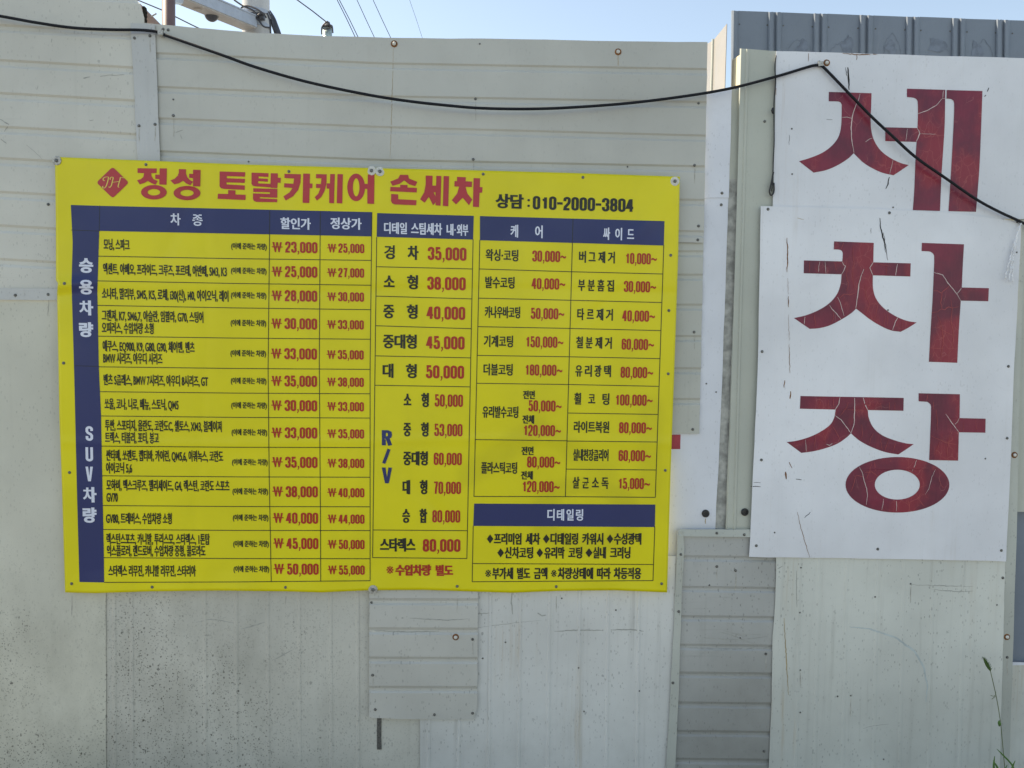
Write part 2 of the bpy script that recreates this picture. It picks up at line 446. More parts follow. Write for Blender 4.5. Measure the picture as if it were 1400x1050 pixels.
# lower left smooth sheet
r, c = quad((Lx, 405), (144, 408), (145, BOT), (Lx, BOT))
sheet('cladding_sheet', -.001, r, c, M['leftlow'], fence, label='smooth ivory sheet speckled with mud at the bottom left')
# sheet right of the seam: vertical ridges
rows = [(C([(144, 600), (600, 602)]), 0), (C([(144, BOT), (600, BOT)]), 0)]
cols = [(C([(810, 136), (1050, 136.5)]), 0)]
for x in (156, 180, 280, 323, 366, 409, 452, 489): cols += ridge([(810, x), (1050, x + 1)], -.0010, 1.6, 2)
cols += [(C([(810, 610), (1050, 612)]), 0)]
sheet('cladding_sheet', .003, rows, cols, M['midlow'], fence, label='vertically ribbed sheet heavily speckled with mud under the banner')
# horizontal flashing under the upper left sheet
r, c = quad((Lx, 392), (160, 396), (160, 411), (Lx, 409)); sheet('flashing_strip', -.009, r, c, M['flash'], fence, label='narrow horizontal cover strip left of the banner')
# big upper sheet
top = [(197, 31.5), (260, 37), (350, 45), (440, 49), (540, 52), (700, 53), (830, 56), (968, 57.5)]
rows = [(C(top), 0.0)]
for a, b_, c_ in ((74, 88, 96), (120, 133, 141), (163, 175, 187), (208, 220, 229), (254, 266, 275), (298, 308, 318)):
    rows += groove([(215, a), (520, b_), (968, c_)], .0026, 2.0, 4.5)
rows += [(C([(197, 322), (968, 332)]), 0.0)]
def lip(X, Y): return np.where(Y < ev(top, X) + 12, -.0, 0.0) - .002 * np.exp(-((X - 330) / 130) ** 2 - ((Y - 60) / 50) ** 2) * 3
sheet('cladding_sheet', -.002, rows, [(C([(30, 197), (330, 200)]), 0), (C([(57, 967.5), (330, 962)]), 0)], M['main'], fence, label='large pale grey green sheet behind the top of the banner', fold=lip)
# sheet under it
rows = [(C([(400, 322), (962, 326)]), 0)]
for y in (345, 377, 418, 461, 505, 547): rows += groove([(400, y - 2), (960, y)], .0026, 2.0, 4)
rows += [(C([(400, 590), (958, 593)]), 0)]
sheet('cladding_sheet', .006, rows, [(C([(330, 400), (590, 400)]), 0), (C([(326, 962), (592, 956)]), 0)], M['second'], fence, label='darker green grey sheet right of the banner edge')
# hidden run of cladding behind the banner
r, c = quad((80, 330), (420, 330), (420, 640), (80, 640)); sheet('cladding_sheet', .012, r, c, M['second'], fence, step=60, label='plain sheet hidden behind the banner')
r, c = quad((400, 560), (700, 560), (700, 840), (400, 840)); sheet('cladding_sheet', .015, r, c, M['second'], fence, step=60, label='plain sheet hidden behind the lower banner')
# vertical joint strip top left
rows = [(C([(170, 31), (216, 33)]), 0), (C([(170, 240), (216, 240)]), 0)]
cols = [(C([(32, 178.5), (215, 188)]), 0), (C([(32, 194), (215, 201)]), -.0012), (C([(32, 211.5), (215, 218.5)]), 0)]
sheet('joint_strip', -.0095, rows, cols, M['flash'], fence, label='grey vertical cover strip between the two upper sheets')
# bottom centre sheet: vertical ridges
rows = [(C([(575, 760), (925, 760)]), 0), (C([(575, BOT), (925, BOT)]), 0)]
cols = [(C([(760, 573), (1050, 574.5)]), 0)]
for x in (587, 628, 669, 710, 750, 791, 830, 872): cols += ridge([(810, x + 1.5), (1050, x - 1)], -.0016, 1.8, 1.6)
cols += [(C([(760, 924), (1050, 918)]), 0)]
sheet('cladding_sheet', -.0045, rows, cols, M['bottom'], fence, label='bluish white sheet with vertical ribs below the banner')
r, c = quad((515.5, 975), (521.5, 975), (521.5, 1025), (515.5, 1025)); sheet('metal_strap', .0005, r, c, M['screw'], fence, label='short grey steel strap below the patch')

# white painted sheets between banner and post
white = thing('white_cladding_strip', at(965, 775, 0.006), 'tall narrow white painted strip between the banner and the grey post', 'cladding strip')
rows, cols = [(C([(960, 126), (1001, 122)]), 0), (C([(960, 271), (998, 270)]), 0)], [(C([(122, 955), (270, 952)]), 0), (C([(122, 1000.5), (270, 996.5)]), 0)]
sheet('upper_sheet', .0125, rows, cols, M['white'], white)
rows, cols = [(C([(900, 262), (998, 262)]), 0), (C([(880, 776), (980, 776)]), 0)], [(C([(270, 890), (775, 890)]), 0), (C([(270, 996), (500, 988), (600, 984), (720, 978), (775, 976)]), 0)]
sheet('lower_sheet', .0150, rows, cols, M['white'], white)
r, c = quad((905, 594.5), (930.5, 594), (930, 614), (905, 614.5)); sheet('paint_remnant', .0142, r, c, M['redpaint2'], white, th=.0003, label='leftover block of red paint peeking from behind the banner')
# piece of pale sheet under the white one
r, c = quad((890, 770), (932, 770), (926, BOT), (880, BOT)); sheet('cladding_sheet', .011, r, c, M['bottom'], fence, label='sliver of pale sheet beside the framed panel')

# posts
post = thing('fence_post', at(990, 1078, .03), 'weathered concrete grey post between the white strip and the sage sheet', 'post')
r, c = quad((984, 122), (1022, 122), (1020, 250), (988, 250)); sheet('upper_cover', .022, r, c, M['green'], post, label='sage painted upper part of the post')
r, c = quad((990, 245), (1020, 245), (1003, 735), (970, 735)); sheet('post_face', .020, r, c, M['concrete'], post, th=.05, amp=.3, wob=.7)
# sage sheet, vertical fold
rfence = thing('corner_fence', at(1200, 1078, 0.0), 'sage and pale stained fence section under the white lettered boards', 'fence')
rows = [(C([(1009, 66), (1062, 70)]), 0), (C([(990, 730), (1060, 730)]), 0)]
cols = [(C([(66, 1011.5), (245, 1009), (722, 992)]), 0.006)]
cols += [(C([(66, 1013.5), (722, 994.5)]), 0), (C([(66, 1020), (722, 1002)]), 0), (C([(66, 1021.5), (722, 1003.5)]), -.005), (C([(66, 1023.5), (722, 1005.5)]), -.005), (C([(66, 1025), (722, 1007)]), 0)]
cols += [(C([(66, 1053), (722, 1035)]), 0), (C([(66, 1062), (722, 1062)]), 0)]
sheet('cladding_sheet', 0.0, rows, cols, M['green'], rfence, label='narrow sage sheet with one vertical rib', amp=.6)
# bottom right sheet
rows = [(C([(1050, 740), (1380, 745)]), 0), (C([(1040, BOT), (1380, BOT)]), 0)]
cols = [(C([(760, 1061.5), (830, 1060), (870, 1056), (940, 1055.5), (1050, 1051)]), 0)]
for x in (1094, 1120, 1158, 1200, 1236, 1276, 1318): cols += ridge([(765, x), (1050, x - 6)], -.0007, 1.6, 2)
cols += [(C([(745, 1375), (1050, 1367)]), 0)]
sheet('cladding_sheet', -.010, rows, cols, M['right'], rfence, label='large stained pale green sheet at the bottom right')
r, c = quad((1000, 700), (1400, 700), (1380, BOT), (1030, BOT)); 
# edge strip at the right
rows = [(C([(1370, 98), (1420, 98)]), 0), (C([(1360, BOT), (1400, BOT)]), 0)]
cols = [(C([(100, 1392), (500, 1378), (700, 1373), (1050, 1364)]), 0), (C([(100, 1408), (300, 1402), (500, 1395), (700, 1391), (1050, 1380)]), 0)]
sheet('edge_strip', -.006, rows, cols, M['trim'], rfence, label='narrow grey edging strip down the right end')

# framed panel
door = thing('framed_panel', at(985, 1078, -.008), 'grimy horizontally ribbed metal panel in a thin frame, bottom right of the banner', 'metal panel')
rows = [(C([(925, 724), (1065, 728)]), 0)]
for y in (763, 805, 845, 884, 922, 963, 1002, 1040): rows += groove([(930, y - 1), (1058, y + .5)], .003, 2.2, 2.5)
rows += [(C([(915, BOT), (1060, BOT)]), 0)]
sheet('ribbed_sheet', -.005, rows, [(C([(724, 932), (1050, 921)]), 0), (C([(724, 1066), (1050, 1062)]), 0)], M['framed'], door)
rows, cols = [(C([(927, 723.5), (1030, 724)]), 0), (C([(927, 733), (1030, 734.5)]), -.004)], [(C([(724, 928), (734, 928)]), 0), (C([(724, 1036), (734, 1036)]), 0)]
sheet('frame_rail', -.012, rows, cols, M['trim'], door, label='top rail of the frame')
rows = [(C([(920, 727), (940, 727)]), 0), (C([(905, BOT), (930, BOT)]), 0)]
cols = [(C([(727, 926.5), (800, 924), (900, 919), (1050, 911)]), 0), (C([(727, 934), (735, 937), (800, 932.5), (850, 931), (930, 928.5), (1050, 923.5)]), -.004)]
sheet('frame_stile', -.013, rows, cols, M['trim'], door, label='left stile of the frame')

# patch below the banner
patch = thing('patch_sheet', at(578, 984, -.012), 'dusty rectangular metal patch with horizontal ribs hanging below the banner', 'metal patch')
rows = [(C([(505, 780), (652, 780)]), 0)]
for y in (821, 861, 901, 941): rows += groove([(505, y), (652, y + .5)], .0035, 2.4, 3)
rows += [(C([(505, 981.5), (560, 983.5), (650, 983.5)]), 0)]
def cutK(X, Y):
    lim = np.where(Y > 978, 652 - (Y - 978) * .8, 999); return np.minimum(X, lim), Y
cols = [(C([(780, 505), (984, 504.6)]), 0), (C([(780, 653.5), (975, 652.5), (984, 652)]), 0)]
sheet('ribbed_sheet', -.0195, rows, cols, M['patch'], patch, cut=cutK, label=None, fold=lambda X, Y: .003 * np.sin((X - 505) / 60.) * np.clip((Y - 900) / 80, 0, 1))

# ------------------------------------------------------------ white lettered boards
ub = thing('upper_sign_board', at(1220, 290, -.013), 'white sign board with one big red syllable 세, above the other board', 'sign board')
rows = [(C([(1055, 69.5), (1120, 71), (1200, 74), (1420, 80)]), 0), (C([(1050, 296), (1430, 300)]), 0)]
cols = [(C([(70, 1061.5), (150, 1060), (290, 1056.5)]), 0), (C([(70, 1440), (290, 1436)]), 0)]
sheet('board', -.013, rows, cols, M['board'], ub, step=26, amp=.8)
lb = thing('lower_sign_board', at(1205, 765, -.017), 'white sign board with the two big red syllables 차 and 장, below the other board', 'sign board')
rows = [(C([(1040, 281.5), (1200, 285.5), (1300, 291), (1400, 303)]), 0), (C([(1025, 761.5), (1200, 764), (1375, 767.5)]), 0)]
cols = [(C([(282, 1040.5), (500, 1036), (600, 1032), (762, 1024.5)]), 0), (C([(300, 1397), (400, 1392), (500, 1386.5), (620, 1382), (767, 1375.5)]), 0)]
sheet('board', -.018, rows, cols, M['board'], lb, step=26, amp=.8)
BU, BL = HOSTS[-2], HOSTS[-1]

def on(host, px, py, lift):
    d = (px - 700.0) * RT - (py - 525.0) * UP + FPX * FWD
    r = host[1].ray_cast(Vector(CAM), Vector(d).normalized())
    y = r[0].y if r[0] is not None else at(px, py)[1]
    return at(px, py, y - lift)

def poly_mesh(host, loops, lift):
    """one flat outline (first loop) with holes, cut fine enough to follow the board"""
    flat = [[Vector((x, y, 0)) for x, y in lp] for lp in loops]
    tris = tessellate_polygon(flat)
    pts = [p for lp in loops for p in lp]
    V = [on(host, x, y, lift) for x, y in pts]
    return V, [tuple(t) for t in tris]

def z5(o, pts): return [(o[0] + x / 5.0, o[1] + y / 5.0) for x, y in pts]
def ell(o, s, cx, cy_, rx, ry, n=48, rev=False):
    r = [(o[0] + (cx + rx * math.cos(2 * math.pi * k / n)) / s, o[1] + (cy_ + ry * math.sin(2 * math.pi * k / n)) / s) for k in range(n)]
    return r[::-1] if rev else r
def sm(pts, sharp=28):
    """round the runs of outline points that turn only gently"""
    n = len(pts); out = []
    def ang(i):
        a, b, c = pts[i - 1], pts[i], pts[(i + 1) % n]
        u = math.atan2(b[1] - a[1], b[0] - a[0]); v = math.atan2(c[1] - b[1], c[0] - b[0])
        return abs((v - u + math.pi) % (2 * math.pi) - math.pi)
    soft = [ang(i) < math.radians(sharp) for i in range(n)]
    for i in range(n):
        p0, p1, p2, p3 = [np.array(pts[(i + k) % n], float) for k in (-1, 0, 1, 2)]
        s1, s2 = soft[i], soft[(i + 1) % n]
        out.append(tuple(p1))
        if s1 or s2:
            t1 = (p2 - p0) / 2 if s1 else (p2 - p1); t2 = (p3 - p1) / 2 if s2 else (p2 - p1)
            L = np.linalg.norm(p2 - p1)
            if L < 2: continue
            t1 = t1 / (np.linalg.norm(t1) + 1e-9) * L; t2 = t2 / (np.linalg.norm(t2) + 1e-9) * L
            for k in (1, 2, 3):
                t = k / 4; h00 = 2 * t ** 3 - 3 * t * t + 1; h10 = t ** 3 - 2 * t * t + t; h01 = -2 * t ** 3 + 3 * t * t; h11 = t ** 3 - t * t
                out.append(tuple(h00 * p1 + h10 * t1 + h01 * p2 + h11 * t2))
    return out

O1, O2, O3 = (1080, 100), (1080, 310), (1070, 520)
SE = [[(266,128),(558,137),(555,240),(552,330),(558,400),(578,465),(622,530),(690,582),(760,615),(812,628),(760,664),(708,698),(630,680),(560,648),(500,610),(460,572),(436,547),(400,582),(330,627),(250,662),(162,680),(62,602),(130,582),(220,545),(290,493),(332,435),(349,370),(353,300),(354,215),(346,200),(332,194),(265,192)],
      [(800,106),(1062,114),(1058,350),(1048,520),(1036,700),(1026,942),(840,936),(850,800),(858,600),(866,470),(652,464),(652,370),(872,375),(875,280),(873,195),(864,177),(846,168),(800,163)],
      [(1072,115),(1316,122),(1308,350),(1295,650),(1280,850),(1272,948),(1084,943),(1095,780),(1108,560),(1120,330),(1123,210),(1118,188),(1102,177),(1070,173)]]
CHA = [[(302,100),(573,110),(570,243),(826,250),(823,340),(567,332),(568,420),(588,490),(640,555),(720,610),(800,643),(866,654),(810,690),(757,718),(690,708),(610,672),(540,628),(485,585),(452,560),(420,590),(350,635),(270,675),(200,693),(135,698),(27,624),(110,605),(200,568),(270,522),(322,460),(347,390),(353,325),(94,318),(96,230),(358,237),(361,180),(355,165),(340,157),(300,155)],
       [(902,110),(1190,120),(1182,260),(1175,415),(1360,420),(1356,509),(1168,505),(1155,700),(1144,930),(950,923),(962,700),(975,500),(984,300),(986,200),(978,182),(958,170),(900,166)]]
JANG = [[(122,107),(828,120),(826,208),(582,203),(590,260),(622,325),(680,375),(760,408),(840,430),(896,436),(850,468),(790,507),(700,490),(610,457),(530,415),(492,385),(467,362),(440,388),(380,430),(300,462),(210,485),(128,496),(28,422),(100,412),(190,385),(270,345),(328,300),(354,250),(362,200),(118,194)],
        [(930,88),(1212,95),(1210,258),(1388,262),(1386,358),(1205,355),(1200,549),(1002,545),(1010,350),(1015,180),(1009,162),(990,147),(930,143)]]
def strip(host, pts, w, lift, jit=0.0, o=None):
    """a thin ribbon along photo points; w in px, tapering to both ends"""
    P = [np.array(p, float) for p in (z5(o, pts) if o else pts)]
    Q = []
    for a, b in zip(P, P[1:]):
        n = max(1, int(np.linalg.norm(b - a) / 3))
        for k in range(n): Q.append(a + (b - a) * k / n + (np.array([random.uniform(-jit, jit), random.uniform(-jit, jit)]) if k else 0))
    Q.append(P[-1]); V = []; F = []; m = len(Q)
    for i, q_ in enumerate(Q):
        t = Q[min(i + 1, m - 1)] - Q[max(i - 1, 0)]; t /= np.linalg.norm(t) + 1e-9; nn = np.array([-t[1], t[0]])
        ww = w * (.35 + .65 * math.sin(math.pi * min(1, max(0, (i + .5) / m)))) * random.uniform(.8, 1.2) / 2
        for s_ in (-1, 1):
            q2 = q_ + nn * ww * s_; V.append(on(host, q2[0], q2[1], lift))
    for i in range(m - 1): F.append((2 * i, 2 * i + 1, 2 * i + 3, 2 * i + 2))
    return V, F

def letter(host, parent, o, outs, rings, seed, cracks, veins):
    parts = [poly_mesh(host, [sm(z5(o, p))], .0007 + .00025 * k) for k, p in enumerate(outs)]
    for k, (a, b) in enumerate(rings): parts.append(poly_mesh(host, [ell(o, 5, *a), ell(o, 5, *b, rev=True)], .0007))
    V, F = join(parts)
    L = mesh_obj('syllable', V, F, crackle('cracked_crimson_vinyl', seed), parent)
    V, F = join([strip(host, c, w, .0018, .25, o) for c, w in cracks]); tag(mesh_obj('crack', V, F, M['crackline'], L), kind='stuff')
    if veins:
        V, F = join([strip(host, c, w, .0016, .5, o) for c, w in veins]); tag(mesh_obj('vein', V, F, M['redcrack'], L), kind='stuff')
    return L
letter(BU, ub, O1, SE, [], 1.3, [([(480,140),(470,180),(450,220),(428,290),(418,370),(420,430),(428,490),(438,545)], 1.3), ([(355,302),(390,300),(422,309)], .7), ([(515,470),(545,450),(566,442)], .6),
    ([(705,590),(695,640),(682,690)], .7), ([(803,380),(798,420),(792,460)], .6), ([(875,278),(940,255),(1000,220),(1040,175),(1066,172)], 1.0), ([(1050,118),(1045,172)], .7), ([(868,375),(882,395),(887,412),(875,445),(863,468)], 1.2), ([(887,415),(940,416),(995,417)], .5)], [])
letter(BL, lb, O2, CHA, [], 4.1, [([(505,290),(485,340),(470,400),(462,480),(450,558)], 1.3), ([(358,240),(368,262),(380,268),(368,300),(353,325)], 1.0), ([(570,243),(556,265),(546,280),(556,305),(567,332)], 1.0),
    ([(205,235),(198,265),(195,310)], .6), ([(240,240),(243,280),(246,318)], .7), ([(325,480),(345,520),(355,560),(370,610)], .8), ([(270,535),(285,560),(310,585),(350,632)], .9), ([(735,255),(728,290),(722,335)], .8),
    ([(740,615),(720,650),(702,705)], 1.0), ([(103,615),(97,668)], .7), ([(985,312),(1045,330),(1080,385),(1115,425),(1140,458),(1168,505)], 1.1), ([(1172,420),(1158,440),(1140,460)], .9)],
   [([(980,437),(1012,438),(1035,455),(1060,430),(1100,395)], .8), ([(968,588),(1010,582),(1035,562),(1060,568),(1085,548),(1110,556),(1155,547)], .8), ([(432,130),(430,180),(438,240),(430,330),(440,420)], .7),
    ([(340,490),(370,460),(410,465),(450,450)], .7), ([(1040,455),(1030,520),(1038,560)], .8), ([(1100,500),(1110,560),(1100,640),(1120,740),(1108,840),(1060,900)], .8), ([(1010,600),(1040,690),(1050,780),(1030,915)], .7),
    ([(975,690),(1010,685),(1060,715),(1110,740),(1145,748)], .6), ([(965,830),(1010,832),(1050,830)], .6), ([(510,390),(520,470),(545,530),(520,600)], .6), ([(545,530),(580,520),(600,540),(580,640)], .6),
    ([(645,580),(650,630),(640,690)], .6), ([(670,590),(665,680)], .6), ([(770,640),(765,700)], .6), ([(165,600),(175,650),(170,690)], .6), ([(290,570),(300,620),(285,660)], .6), ([(365,110),(350,155)], .6), ([(400,250),(385,330),(400,400),(385,440)], .6),
    ([(305,245),(320,300)], .5), ([(135,240),(130,315)], .5), ([(600,250),(640,262),(690,270)], .6), ([(660,262),(662,330)], .5)])
letter(BL, lb, O3, JANG, [((785, 714, 355, 190, 64), (784, 713, 154, 102, 48))], 7.7, [([(392,115),(385,160),(360,200)], 1.1), ([(492,118),(492,220),(488,300),(467,362)], 1.3), ([(550,118),(562,160),(582,203)], 1.1),
    ([(360,240),(400,270),(430,310),(467,360)], 1.0), ([(155,405),(160,450),(162,488)], .6), ([(525,590),(548,640),(558,690),(575,740),(580,790),(572,850)], .9), ([(1115,230),(1140,265),(1160,295),(1205,355)], .9), ([(1208,258),(1195,285),(1178,300)], .7),
    ([(690,812),(686,850),(678,885)], .6), ([(778,825),(780,860),(776,895)], .7), ([(915,545),(905,580),(885,622)], .7), ([(1045,610),(1020,660),(1000,740),(975,780)], .6), ([(300,436),(320,445),(340,432)], 1.0)],
   [([(225,370),(222,420),(215,475)], .7), ([(340,310),(370,360),(395,410)], .7), ([(275,350),(290,400),(290,440)], .6), ([(1012,378),(1060,400),(1130,430),(1190,438)], .8), ([(1160,345),(1140,400),(1125,470),(1128,540)], .7), ([(1075,420),(1050,480),(1035,510)], .6),
    ([(1050,200),(1060,280),(1055,340)], .6), ([(1110,220),(1180,310)], .5), ([(820,535),(812,570),(808,608)], .7), ([(740,535),(738,598)], .7), ([(950,770),(920,810),(880,828),(865,835)], .8), ([(925,810),(950,840),(975,865)], .7), ([(855,815),(866,850),(866,890)], .7),
    ([(565,630),(610,625),(645,652)], .8), ([(500,650),(485,710),(465,765)], .7), ([(500,650),(560,660)], .5), ([(610,570),(575,680)], .6), ([(630,560),(635,620)], .6), ([(580,695),(630,680)], .5), ([(1070,680),(1085,720),(1100,735)], .5),
    ([(250,125),(258,150),(252,190)], .7), ([(315,130),(310,190)], .6), ([(345,125),(350,190)], .6), ([(395,240),(440,180),(450,150)], .7), ([(540,300),(545,370),(540,400)], .5), ([(620,360),(600,400),(590,440)], .6), ([(725,405),(700,480)], .6), ([(770,430),(755,490)], .6), ([(670,390),(680,470)], .5),
    ([(665,130),(675,195)], .6), ([(730,150),(728,205)], .6), ([(770,150),(768,205)], .5), ([(440,200),(560,205)], .5), ([(1240,290),(1235,350)], .5), ([(1320,275),(1328,350)], .5), ([(990,100),(985,140)], .6), ([(1030,150),(1035,200)], .5)])

# small marks on the boards: scuffs and rust runs
def marks(name, host, parent, lst, mat, label=None):
    V, F = join([strip(host, c, w, .0006, .5) for c, w in lst]); o = tag(mesh_obj(name, V, F, mat, parent), kind='stuff')
    if label: o['label'] = label
    return o
marks('scuff', BU, ub, [([(1159,92),(1160,106),(1161,123)], 2.2), ([(1156,92),(1158,104)], .8), ([(1216,242),(1213,254),(1211,258)], 1.6), ([(1352,120),(1350,125)], 1.6), ([(1348,130),(1346,132)], 1.2), ([(1079,184),(1079,198)], .5), ([(1130,163),(1138,163.5)], .5)], M['black'])
marks('rust_run', BU, ub, [([(1152,73),(1175,75),(1200,74)], 1.2), ([(1172,72),(1171,82)], .8), ([(1106,70),(1105,84)], .6), ([(1060,100),(1061,130)], .8)], M['rust'])
marks('scuff', BL, lb, [([(1203,298),(1204,312),(1209,330),(1211,345)], 1.7), ([(1208,318),(1212,345),(1214,356)], .8), ([(1191,312),(1191,319)], .5), ([(1026,665),(1040,665.5)], 1), ([(1030,660),(1040,660)], .5), ([(1108,700),(1100,708)], .7), ([(1088,655),(1096,656)], .9)], M['black'])
marks('rust_run', BL, lb, [([(1076,325),(1077,345),(1076,372)], 1.5), ([(1078,405),(1078,420)], 1.2), ([(1079,470),(1080,510)], .8), ([(1081,535),(1080,545)], 1.6), ([(1074,645),(1075,655)], 2.2), ([(1079,632),(1083,640)], 1.2), ([(1073,520),(1072,530)], 1.2), ([(1078,430),(1079,466)], .4), ([(1090,700),(1096,725),(1107,762)], .8), ([(1077,380),(1078,402)], .4)], M['rust'])

# ------------------------------------------------------------ banner
banner = thing('price_banner', at(500, 809, -.024), 'yellow vinyl price list banner with red title and blue headed tables', 'banner')
BTOP = [(75, 214.5), (200, 219.5), (339, 225), (517, 230), (660, 233), (800, 237), (929, 241.5)]
BBOT = [(89, 810), (130, 811), (208, 808.5), (300, 807.5), (390, 808.5), (440, 810), (505, 807), (580, 806.5), (625, 808), (700, 810.5), (760, 808), (840, 807), (912, 810)]
BLFT = [(214, 75), (300, 76.3), (384, 76.5), (387, 79), (400, 78), (505, 80), (566, 81), (664, 84.6), (810, 89)]
BRGT = [(241, 929.5), (346, 927.4), (520, 921.5), (640, 917), (810, 912)]
def bdepth(X, Y):
    X = np.asarray(X, float); Y = np.asarray(Y, float)
    u = (X - 75) / 850; v = (Y - 215) / 594
    d = .0036 * np.sin(7.5 * u + 2.2 * v + .4) * np.cos(4.3 * v + 1.5 * u) + 0.0022 * np.sin(17 * u - 6 * v + 1) + .0007 * np.sin(31 * u + 9 * v)
    # short fold at the left edge, scallops between the screws along the bottom, creases near the right edge
    for u0, k_ in ((.235, .0028), (.49, -.0026), (.74, .0026)): d = d + k_ * np.exp(-((u - u0 - .01 * np.sin(5 * v)) / .009) ** 2)
    for v0, k_ in ((.31, .0022), (.655, -.0020)): d = d + k_ * np.exp(-((v - v0 - .006 * np.sin(7 * u)) / .011) ** 2)
    for xa, ya, sl_, wd, k_ in ((250, 300, .5, 10, .003), (600, 700, -.9, 12, .0028), (820, 420, 1.3, 9, .003), (330, 620, -.35, 11, .0026)):
        q1 = (X - xa) + sl_ * (Y - ya); q2 = (Y - ya) - sl_ * (X - xa); d = d + k_ * np.exp(-(q1 / wd) ** 2) * np.exp(-(q2 / 90) ** 2)
    d = d - .0030 * np.exp(-(Y - 216 - .03 * (X - 75)) / 16.) * np.sin((X - 75) / 62.) ** 2 * (Y > 200)
    d = d - .015 * np.exp(-((Y - 391 + .10 * (X - 80)) / 8.0) ** 2) * np.clip((150 - X) / 75, 0, 1)
    d = d + .004 * np.exp(-((Y - 404 + .1 * (X - 80)) / 8.0) ** 2) * np.clip((150 - X) / 75, 0, 1)
    d = d - .006 * np.clip((v - .95) / .05, 0, 1) * np.sin(X / 29.0) ** 2
    d = d - .003 * np.exp(-((X - 905 - .2 * (Y - 350)) / 7) ** 2) * np.exp(-((Y - 350) / 26) ** 2)
    d = d - .0035 * np.exp(-(((X - 860) + 1.0 * (Y - 330)) / 16) ** 2) * np.exp(-((X - 880) / 60) ** 2)
    d = d - .002 * np.exp(-(((X - 760) + .25 * (Y - 262)) / 40) ** 2 - ((Y - 262) / 10) ** 2)
    return -.0275 + d
# old lettering behind the cloth showing through
def ghost(X, Y):
    g = np.zeros_like(X)
    def soft(d, w): return 1 / (1 + np.exp(np.clip(d / w, -30, 30)))
    rr = np.sqrt(((X - 800) / 75) ** 2 + ((Y - 705) / 52) ** 2)
    g = np.maximum(g, soft(np.abs(rr - .8) - .22, .03) * .8)
    def seg(a, b, w):
        ax, ay = a; bx, by = b; t = np.clip(((X - ax) * (bx - ax) + (Y - ay) * (by - ay)) / ((bx - ax) ** 2 + (by - ay) ** 2), 0, 1)
        return soft(np.hypot(X - ax - t * (bx - ax), Y - ay - t * (by - ay)) - w, 3)
    g = np.maximum(g, seg((735, 585), (640, 650), 16) * .75); g = np.maximum(g, seg((760, 600), (830, 650), 15) * .6)
    g = np.maximum(g, seg((890, 560), (890, 660), 18) * .6); g = np.maximum(g, seg((860, 330), (905, 325), 9) * .5)
    g = np.maximum(g, seg((906, 772), (912, 806), 12) * .3); g = np.maximum(g, soft((210 - X) * (X - 185) * -1 / 10.0, 2) * 0)
    return g
rk = [(C(BTOP), 0), (C(BBOT), 0)]; ck = [(C(BLFT), 0), (C(BRGT), 0)]
def banner_sheet():
    st = 4.0
    rc = fill(rk, st, 500); cc = fill(ck, st, 500); n, m = len(rc), len(cc)
    X = np.zeros((n, m)); Y = np.zeros((n, m))
    for i in range(n): Y[i] = rc[i][0](np.full(m, 500.))
    for it in range(4):
        for j in range(m): X[:, j] = cc[j][0](Y[:, j])
        for i in range(n): Y[i] = rc[i][0](X[i])
    P = atv(X, Y, bdepth(X, Y)); B = P.copy(); B[..., 1] += .0009
    V = np.concatenate([P.reshape(-1, 3), B.reshape(-1, 3)]); N = n * m; F = []
    for i in range(n - 1):
        for j in range(m - 1):
            a = i * m + j; F.append((a, a + m, a + m + 1, a + 1)); F.append((N + a, N + a + 1, N + a + m + 1, N + a + m))
    for j in range(m - 1):
        F.append((j, j + 1, N + j + 1, N + j)); a = (n - 1) * m + j; F.append((a, N + a, N + a + 1, a + 1))
    for i in range(n - 1):
        a = i * m; F.append((a, N + a, N + a + m, a + m)); b = a + m - 1; F.append((b, b + m, N + b + m, N + b))
    o = mesh_obj('vinyl_sheet', V, F, M['yellow'], banner, smooth=True)
    me = o.data; at_ = me.attributes.new('showthrough', 'FLOAT', 'POINT')
    gg = ghost(X, Y).reshape(-1); at_.data.foreach_set('value', np.concatenate([gg, gg * 0]).astype(np.float32))
    HOSTS.append((o, BVHTree.FromPolygons([Vector(v) for v in V], F)))
    return o
banner_sheet()

def bp(px, py, lift):
    px = np.asarray(px, float); py = np.asarray(py, float)
    return atv(px, py, bdepth(px, py) - lift)
LIFT = .0009
def bgrid(name, TL, TR, BR, BL, mat, lift=LIFT, left=None, right=None, parent=None):
    rows, cols = quad(TL, TR, BR, BL)
    if left: cols[0] = (C(left), 0)
    if right: cols[-1] = (C(right), 0)
    mx, my = (TL[0] + TR[0]) / 2, (TL[1] + BL[1]) / 2
    rc = fill(rows, 3.2, mx); cc = fill(cols, 5, my); n, m = len(rc), len(cc)
    X = np.zeros((n, m)); Y = np.zeros((n, m))
    for i in range(n): Y[i] = rc[i][0](np.full(m, mx))
    for it in range(4):
        for j in range(m): X[:, j] = cc[j][0](Y[:, j])
        for i in range(n): Y[i] = rc[i][0](X[i])
    P = bp(X, Y, lift).reshape(-1, 3)
    F = [(i * m + j, (i + 1) * m + j, (i + 1) * m + j + 1, i * m + j + 1) for i in range(n - 1) for j in range(m - 1)]
    return mesh_obj(name, P, F, mat, parent or banner, smooth=True)
